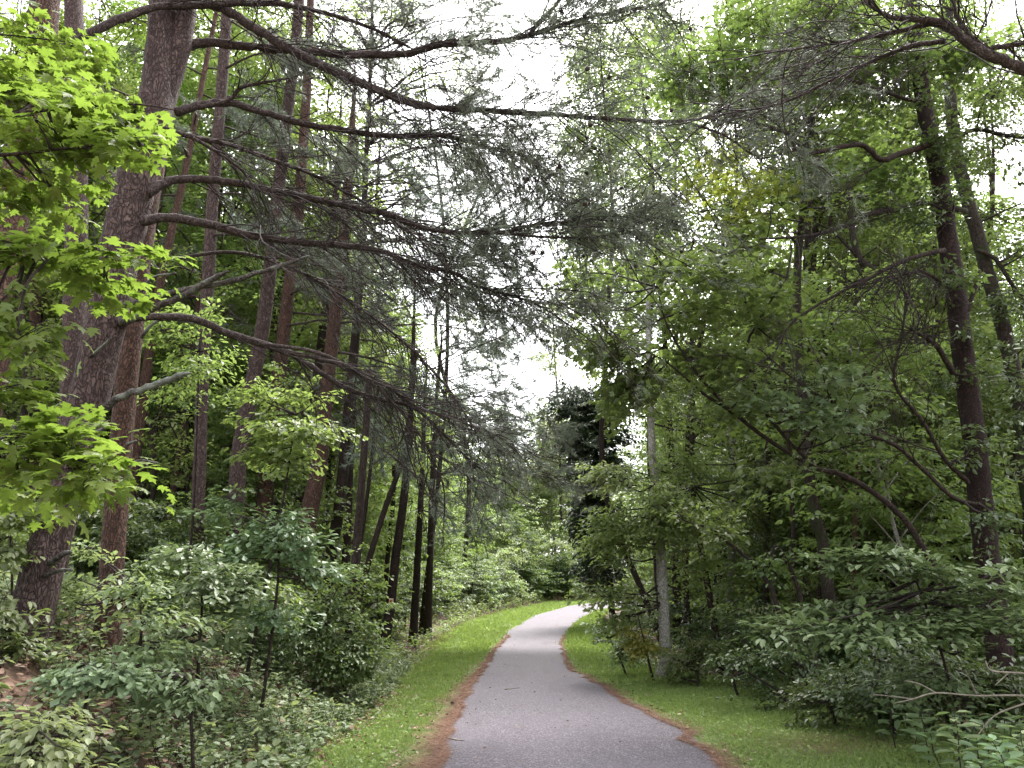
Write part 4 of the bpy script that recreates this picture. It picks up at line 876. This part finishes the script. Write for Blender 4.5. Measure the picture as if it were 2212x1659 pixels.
# broad-leaved weeds at the lower right
def weed(h, n, size):
    st, lf = Geo(), Geo(); P = wander((0, 0, -.03), (rng.normal(0, .15), rng.normal(0, .15), 1), h, 6, .1); st.tube(P, np.linspace(.006, .003, 7), 5)
    t = np.repeat(np.linspace(.3, 1, n // 2), 2); a = np.repeat(np.arange(n // 2) * 1.57, 2) + np.tile([0, math.pi], n // 2) + rng.normal(0, .25, len(t))
    pos = np.array([at_frac(P, q)[0] for q in t]); d = np.stack([np.cos(a), np.sin(a), .15 + rng.normal(0, .2, len(t))], -1)
    lf.place(OVAL, pos + d * .02, d, UP + rng.normal(0, .25, (len(t), 3)), size * (.6 + .6 * np.sin(t * 2.6)))
    return st, lf
protos = []
spots = [(1965, 1570, 8.9), (2010, 1585, 8.4), (2050, 1590, 8.2), (2090, 1575, 8.3), (2130, 1590, 7.9), (2170, 1580, 7.8), (2205, 1575, 7.6), (2070, 1625, 7.6), (2110, 1630, 7.4), (2150, 1635, 7.1), (2190, 1630, 6.9), (2212, 1640, 6.6), (2035, 1640, 7.7), (2000, 1620, 8.1), (2230, 1600, 7), (1930, 1585, 8.9),
         (2120, 1555, 8.4), (2165, 1545, 8.2), (2200, 1535, 8.0), (2080, 1655, 7.1), (2130, 1670, 6.7), (2180, 1675, 6.4)]
for i, (u, v, Y) in enumerate(spots):
    c = at(u, v, Y); x, y = c[0], c[1]; z = gz(x, y)
    if i < 4:
        t = thing('weed_plant', 'broad-leaved pale green weed in the clump at the lower right verge', 'weed', (x, y, z), 'broad-leaved weeds by the right verge')
        st, lf = weed(.42 + .06 * i, 14 + 2 * i, .135); st.build('stem', M['twig'], t); lf.build('leaves', M['weed'], t); protos.append(t)
    else:
        dup(protos[i % 4], (x, y, z), rng.random() * 6.28, .85 + .4 * rng.random())

# small things lying on the path
def stick(label, a, b, w):
    P0, P1 = hit(*a, zfun), hit(*b, zfun); P = np.linspace(P0, P1, 6) + rng.normal(0, .006, (6, 3)); P[:, 2] = zfun(P[:, 0], P[:, 1]) + .042
    g = Geo(); g.tube(P, [w, w, w * .9, w * .8, w * .7, w * .4], 6, 0, .2); tag(g.build('fallen_twig', M['pale_twig']), label, 'twig')
stick('pale straight twig lying alone in the middle of the asphalt path', (1091, 1495), (1125, 1491), .007)
stick('pale twig lying at the left edge of the path among needles', (966, 1604), (1003, 1610), .007)
def fallen_cone(label, u, v):
    p = hit(u, v, zfun); g = Geo(); P = np.array([(0, 0, 0), (.012, 0, 0), (.03, 0, 0), (.048, 0, 0), (.06, 0, 0)]) + p + [0, 0, .062]
    g.tube(P, [.008, .024, .028, .02, .005], 8, 0, .5); tag(g.build('pine_cone', M['cone']), label, 'pine cone')
fallen_cone('single dark pine cone on the brown needles at the left path edge', 973, 1528)
p = hit(1197, 1354, zfun); g = Geo(); g.place(OVAL, [p + [0, 0, .05]], [(1, .3, .2)], [(0, -.2, 1)], .22)
tag(g.build('fallen_leaf', M['litter']), 'lone dark fallen leaf on the path just before the bend', 'leaf')

# ------------------------------------------------------------------ the wood behind: every tree its own object
def broadleaf(h, r0, lo, R, nclump, nspr, leaf, size, L, nl, bark, tmpl=ROMB, name='woodland_tree', shape=1.0):
    t = thing(name, '', 'tree', (0, 0, 0))
    P = wander((0, 0, -.4), (rng.normal(0, .05), rng.normal(0, .05), 1), h * .97, 14, .045); g = Geo(); g.tube(P, np.linspace(r0, r0 * .18, 15), 8, 0, .08)
    lf = Geo()
    f = (np.arange(nclump) + rng.random(nclump)) / nclump
    z = h * (lo + (1 - lo) * f); prof = np.power(np.sin(np.pi * (.12 + .8 * f)), shape)
    a = np.arange(nclump) * 2.4 + rng.normal(0, .5, nclump); rr = R * prof * (.45 + .55 * rng.random(nclump))
    C = []
    for i in range(nclump):
        b, _ = at_frac(P, min(.98, max(.05, z[i] / h - .06)))
        c = np.array([b[0] + rr[i] * math.cos(a[i]), b[1] + rr[i] * math.sin(a[i]), z[i]])
        g.tube(sm([b, (b + c) / 2 + [0, 0, .12 * rr[i]], c], 4), np.linspace(r0 * .28, .008, 9), 4)
        q = c + rng.normal(0, 1, (nspr, 3)) * np.array([.30, .30, .17]) * R
        D = q - b; D[:, 2] *= .3; D += rng.normal(0, .3 * R, D.shape) * [1, 1, .2]
        spray(lf, q, D, L * (.7 + .6 * rng.random(nspr)), L * .65, nl, size, tmpl, 0, .4, .3)
    g.build('trunk', M[bark], t); lf.build('crown', M[leaf], t)
    return t
PR_T = [broadleaf(19, .17, .18, 3.0, 30, 19, 'bright', .18, .9, 44, 'dark_bark'), broadleaf(17, .13, .22, 2.6, 27, 19, 'mid', .18, .9, 44, 'grey_bark'),
        broadleaf(21, .19, .25, 3.4, 32, 19, 'bright', .19, 1.0, 44, 'moss_bark'), broadleaf(18, .12, .15, 2.4, 28, 18, 'lime', .17, .9, 42, 'dark_bark')]
PR_U = [broadleaf(6.5, .05, .12, 1.7, 20, 16, 'bright', .125, .65, 34, 'dark_bark', OVAL, 'understorey_tree'), broadleaf(5, .04, .1, 1.5, 18, 16, 'mid', .12, .6, 34, 'dark_bark', OVAL, 'understorey_tree'),
        broadleaf(8, .06, .15, 1.9, 22, 16, 'bright', .125, .65, 34, 'grey_bark', OVAL, 'understorey_tree')]
PR_S = [broadleaf(1.9, .03, .1, .95, 13, 15, 'mid', .1, .45, 28, 'dark_bark', OVAL, 'woodland_shrub', .6), broadleaf(1.5, .025, .1, .9, 12, 15, 'deep', .095, .42, 28, 'dark_bark', OVAL, 'woodland_shrub', .6)]
def wood_pine(h, r0, nb):
    t = thing('woodland_pine', '', 'pine tree', (0, 0, 0))
    P = wander((0, 0, -.4), (rng.normal(0, .03), rng.normal(0, .03), 1), h, 14, .02); g = Geo(); g.tube(P, np.linspace(r0, r0 * .35, 15), 9, 0, .08); g.build('trunk', M['red_bark'], t)
    tw_, nd_, tips = Geo(), Geo(), []
    for i in range(nb):
        f = .2 + .78 * (i + rng.random()) / nb; b, _ = at_frac(P, f); a = rng.random() * 6.28
        q = wander(b, (math.cos(a), math.sin(a), rng.normal(.1, .15)), 2.6 * (1.1 - .5 * f) * (.5 + .7 * rng.random()), 7, .12, .03); tw_.tube(q, np.linspace(.03, .008, 8), 4)
        shoots(q, None, tw_, 5, .9, .008, tips if f > .45 else [], .3, 2)
    needles(nd_, tips, 22, .13, .35, 2.2); tw_.build('twig_sprays', M['limb'], t); nd_.build('crown', M['needle'], t); return t
PR_P = [wood_pine(19, .16, 26), wood_pine(17, .13, 22)]

def pole(h, r0, lean, leaf):
    t = thing('slender_tree', '', 'tree', (0, 0, 0))
    P = wander((0, 0, -.3), (lean, rng.normal(0, .1), 1), h, 16, .07); g = Geo(); g.tube(P, np.linspace(r0, .008, 17), 7, 0, .1)
    sk = [P[6:]]
    for i in range(9):
        b, d = at_frac(P, .25 + .7 * rng.random()); q = wander(b, rng.normal(0, 1, 3) * [1, 1, .35] + [0, 0, .35], h * (.08 + .15 * rng.random()), 6, .2); g.tube(q, np.linspace(r0 * .35, .004, 7), 4); sk.append(q[2:])
        for k in range(3):
            e = wander(at_frac(q, rng.random())[0], rng.normal(0, 1, 3), h * .05, 4, .3); g.tube(e, [.006, .005, .004, .003, .002], 3)
    lf = Geo(); S_ = np.concatenate(sk); C = S_[rng.integers(0, len(S_), 46)] + rng.normal(0, .25, (46, 3))
    spray(lf, C, rng.normal(0, 1, (46, 3)) * [1, 1, .2], .5, .36, 20, .11, OVAL)
    g.build('trunk', M['dark_bark'], t); lf.build('leaves', M[leaf], t); return t
PR_K = [pole(9, .05, .12, 'mid'), pole(7, .035, -.2, 'bright'), pole(10, .065, .03, 'mid'), pole(6, .03, .35, 'bright')]
taken = []
used = {}
def put(proto, x, y, sc_, label, group, cat=None):
    z = gz(x, y); loc = (x, y, z); rz = rng.random() * 6.28; tl = (rng.normal(0, .03), rng.normal(0, .03))
    if proto.name not in used:
        used[proto.name] = 1; proto.location = loc; proto.rotation_euler = (tl[0], tl[1], rz); proto.scale = (sc_,) * 3; proto['label'] = label; proto['group'] = group; return proto
    return dup(proto, loc, rz, sc_, label, group, tl)
def scatter(protos, n, xr, yr, mind, ok, label, group, s0=.85, s1=1.15):
    k = 0
    for _ in range(n * 30):
        if k >= n: break
        x = xr[0] + (xr[1] - xr[0]) * rng.random(); y = yr[0] + (yr[1] - yr[0]) * rng.random()
        if not ok(x, y) or any((x - a) ** 2 + (y - b) ** 2 < mind * min(mind, c) for a, b, c in taken): continue
        taken.append((x, y, mind)); put(protos[int(rng.integers(len(protos)))], x, y, s0 + (s1 - s0) * rng.random(), label, group); k += 1
seen = lambda x, y: abs(x) < .78 * (y + 2)
left = lambda d: (lambda x, y: x < float(xgl(y)) - d and seen(x, y))
right = lambda d: (lambda x, y: x > float(xgr(y)) + d and seen(x, y) and not (y < 17.6 and abs(x - .203 * y) < .8))
G1, G2, G3 = 'tall trees of the left wood', 'tall trees of the right wood', 'tall trees beyond the bend'
scatter(PR_T, 46, (-40, -6), (21, 52), 2.3, left(4.0), 'tall leafy tree standing in the wood behind the left bank pines', G1)
scatter(PR_P, 12, (-34, -5), (17, 44), 2.2, left(3.0), 'bare-branched pine standing deep in the left wood', 'pines of the left wood')
scatter(PR_U, 45, (-34, -4), (16, 50), 1.7, left(2.6), 'small leafy understorey tree in the left wood', 'understorey trees of the left wood')
scatter(PR_S, 40, (-26, -3), (9.5, 44), 1.2, left(2.4), 'low leafy shrub on the floor of the left wood', 'shrubs of the left wood')
scatter(PR_T, 34, (5, 40), (19, 56), 2.6, right(4.5), 'tall leafy tree standing in the wood to the right of the path', G2, .75, 1.05)
scatter(PR_U, 50, (4, 38), (12, 54), 1.8, right(2.6), 'small leafy understorey tree in the right wood', 'understorey trees of the right wood')
scatter(PR_S, 44, (3, 28), (10.5, 44), 1.2, right(1.2), 'low leafy shrub on the floor of the right wood', 'shrubs of the right wood')
scatter(PR_S, 20, (-10, -3), (10.5, 17), .75, left(1.5), 'small bushy seedling in the tangle on the left bank', 'seedlings of the left bank', .35, .6)
scatter(PR_K, 40, (3.5, 26), (12.5, 34), 1.1, right(1.8), 'thin dark sinuous stem in the right wood', 'thin stems of the right wood', .8, 1.3)
scatter(PR_K, 22, (-20, -4), (13, 36), 1.2, left(2.6), 'thin dark sinuous stem in the left wood', 'thin stems of the left wood', .8, 1.3)
off = lambda x, y: seen(x, y) and (x < float(xgl(y)) - 1.2 or x > float(xgr(y)) + 1.2)
scatter(PR_S, 60, (-14, 12), (30, 80), .9, lambda x, y: off(x, y) and x < float(xgl(y)) - 2 and x > float(xgl(y)) - 6, 'leafy shrub lining the outer side of the far bend', 'shrubs outside the bend', 1.0, 1.7)
scatter(PR_U, 24, (-16, 16), (36, 84), 1.9, lambda x, y: off(x, y) and x < float(xgl(y)) - 3.2 and x > float(xgl(y)) - 13, 'small leafy tree crowding the outer side of the far bend', 'small trees outside the bend', .9, 1.4)
scatter(PR_T, 46, (-50, 50), (74, 112), 3.2, off, 'tall leafy tree far off beyond the bend of the path', G3, .8, 1.1)
scatter(PR_U, 50, (-32, 36), (66, 100), 2.2, off, 'small leafy tree far off beyond the bend of the path', 'small trees beyond the bend', 1.1, 1.6)
# the wood beyond all of them, one mass of leaves
g = Geo(); n = 60000
a = rng.normal(0, .42, n).clip(-.9, .9); r = 112 + 22 * rng.random(n); x, y = r * np.sin(a), r * np.cos(a)
h = 13 + 4 * np.sin(x * .21) + 3 * np.sin(x * .53 + y * .2); z = zfun(x, y) + h * rng.random(n) ** .8
d = rng.normal(0, 1, (n, 3)); d[:, 2] -= .5
g.place(ROMB, np.stack([x, y, z], -1), d, UP + rng.normal(0, .5, (n, 3)), .5 + .3 * rng.random(n))
tag(g.build('distant_woods', M['bright']), 'far mass of green woodland closing the view behind everything', 'woods', None, 'stuff')
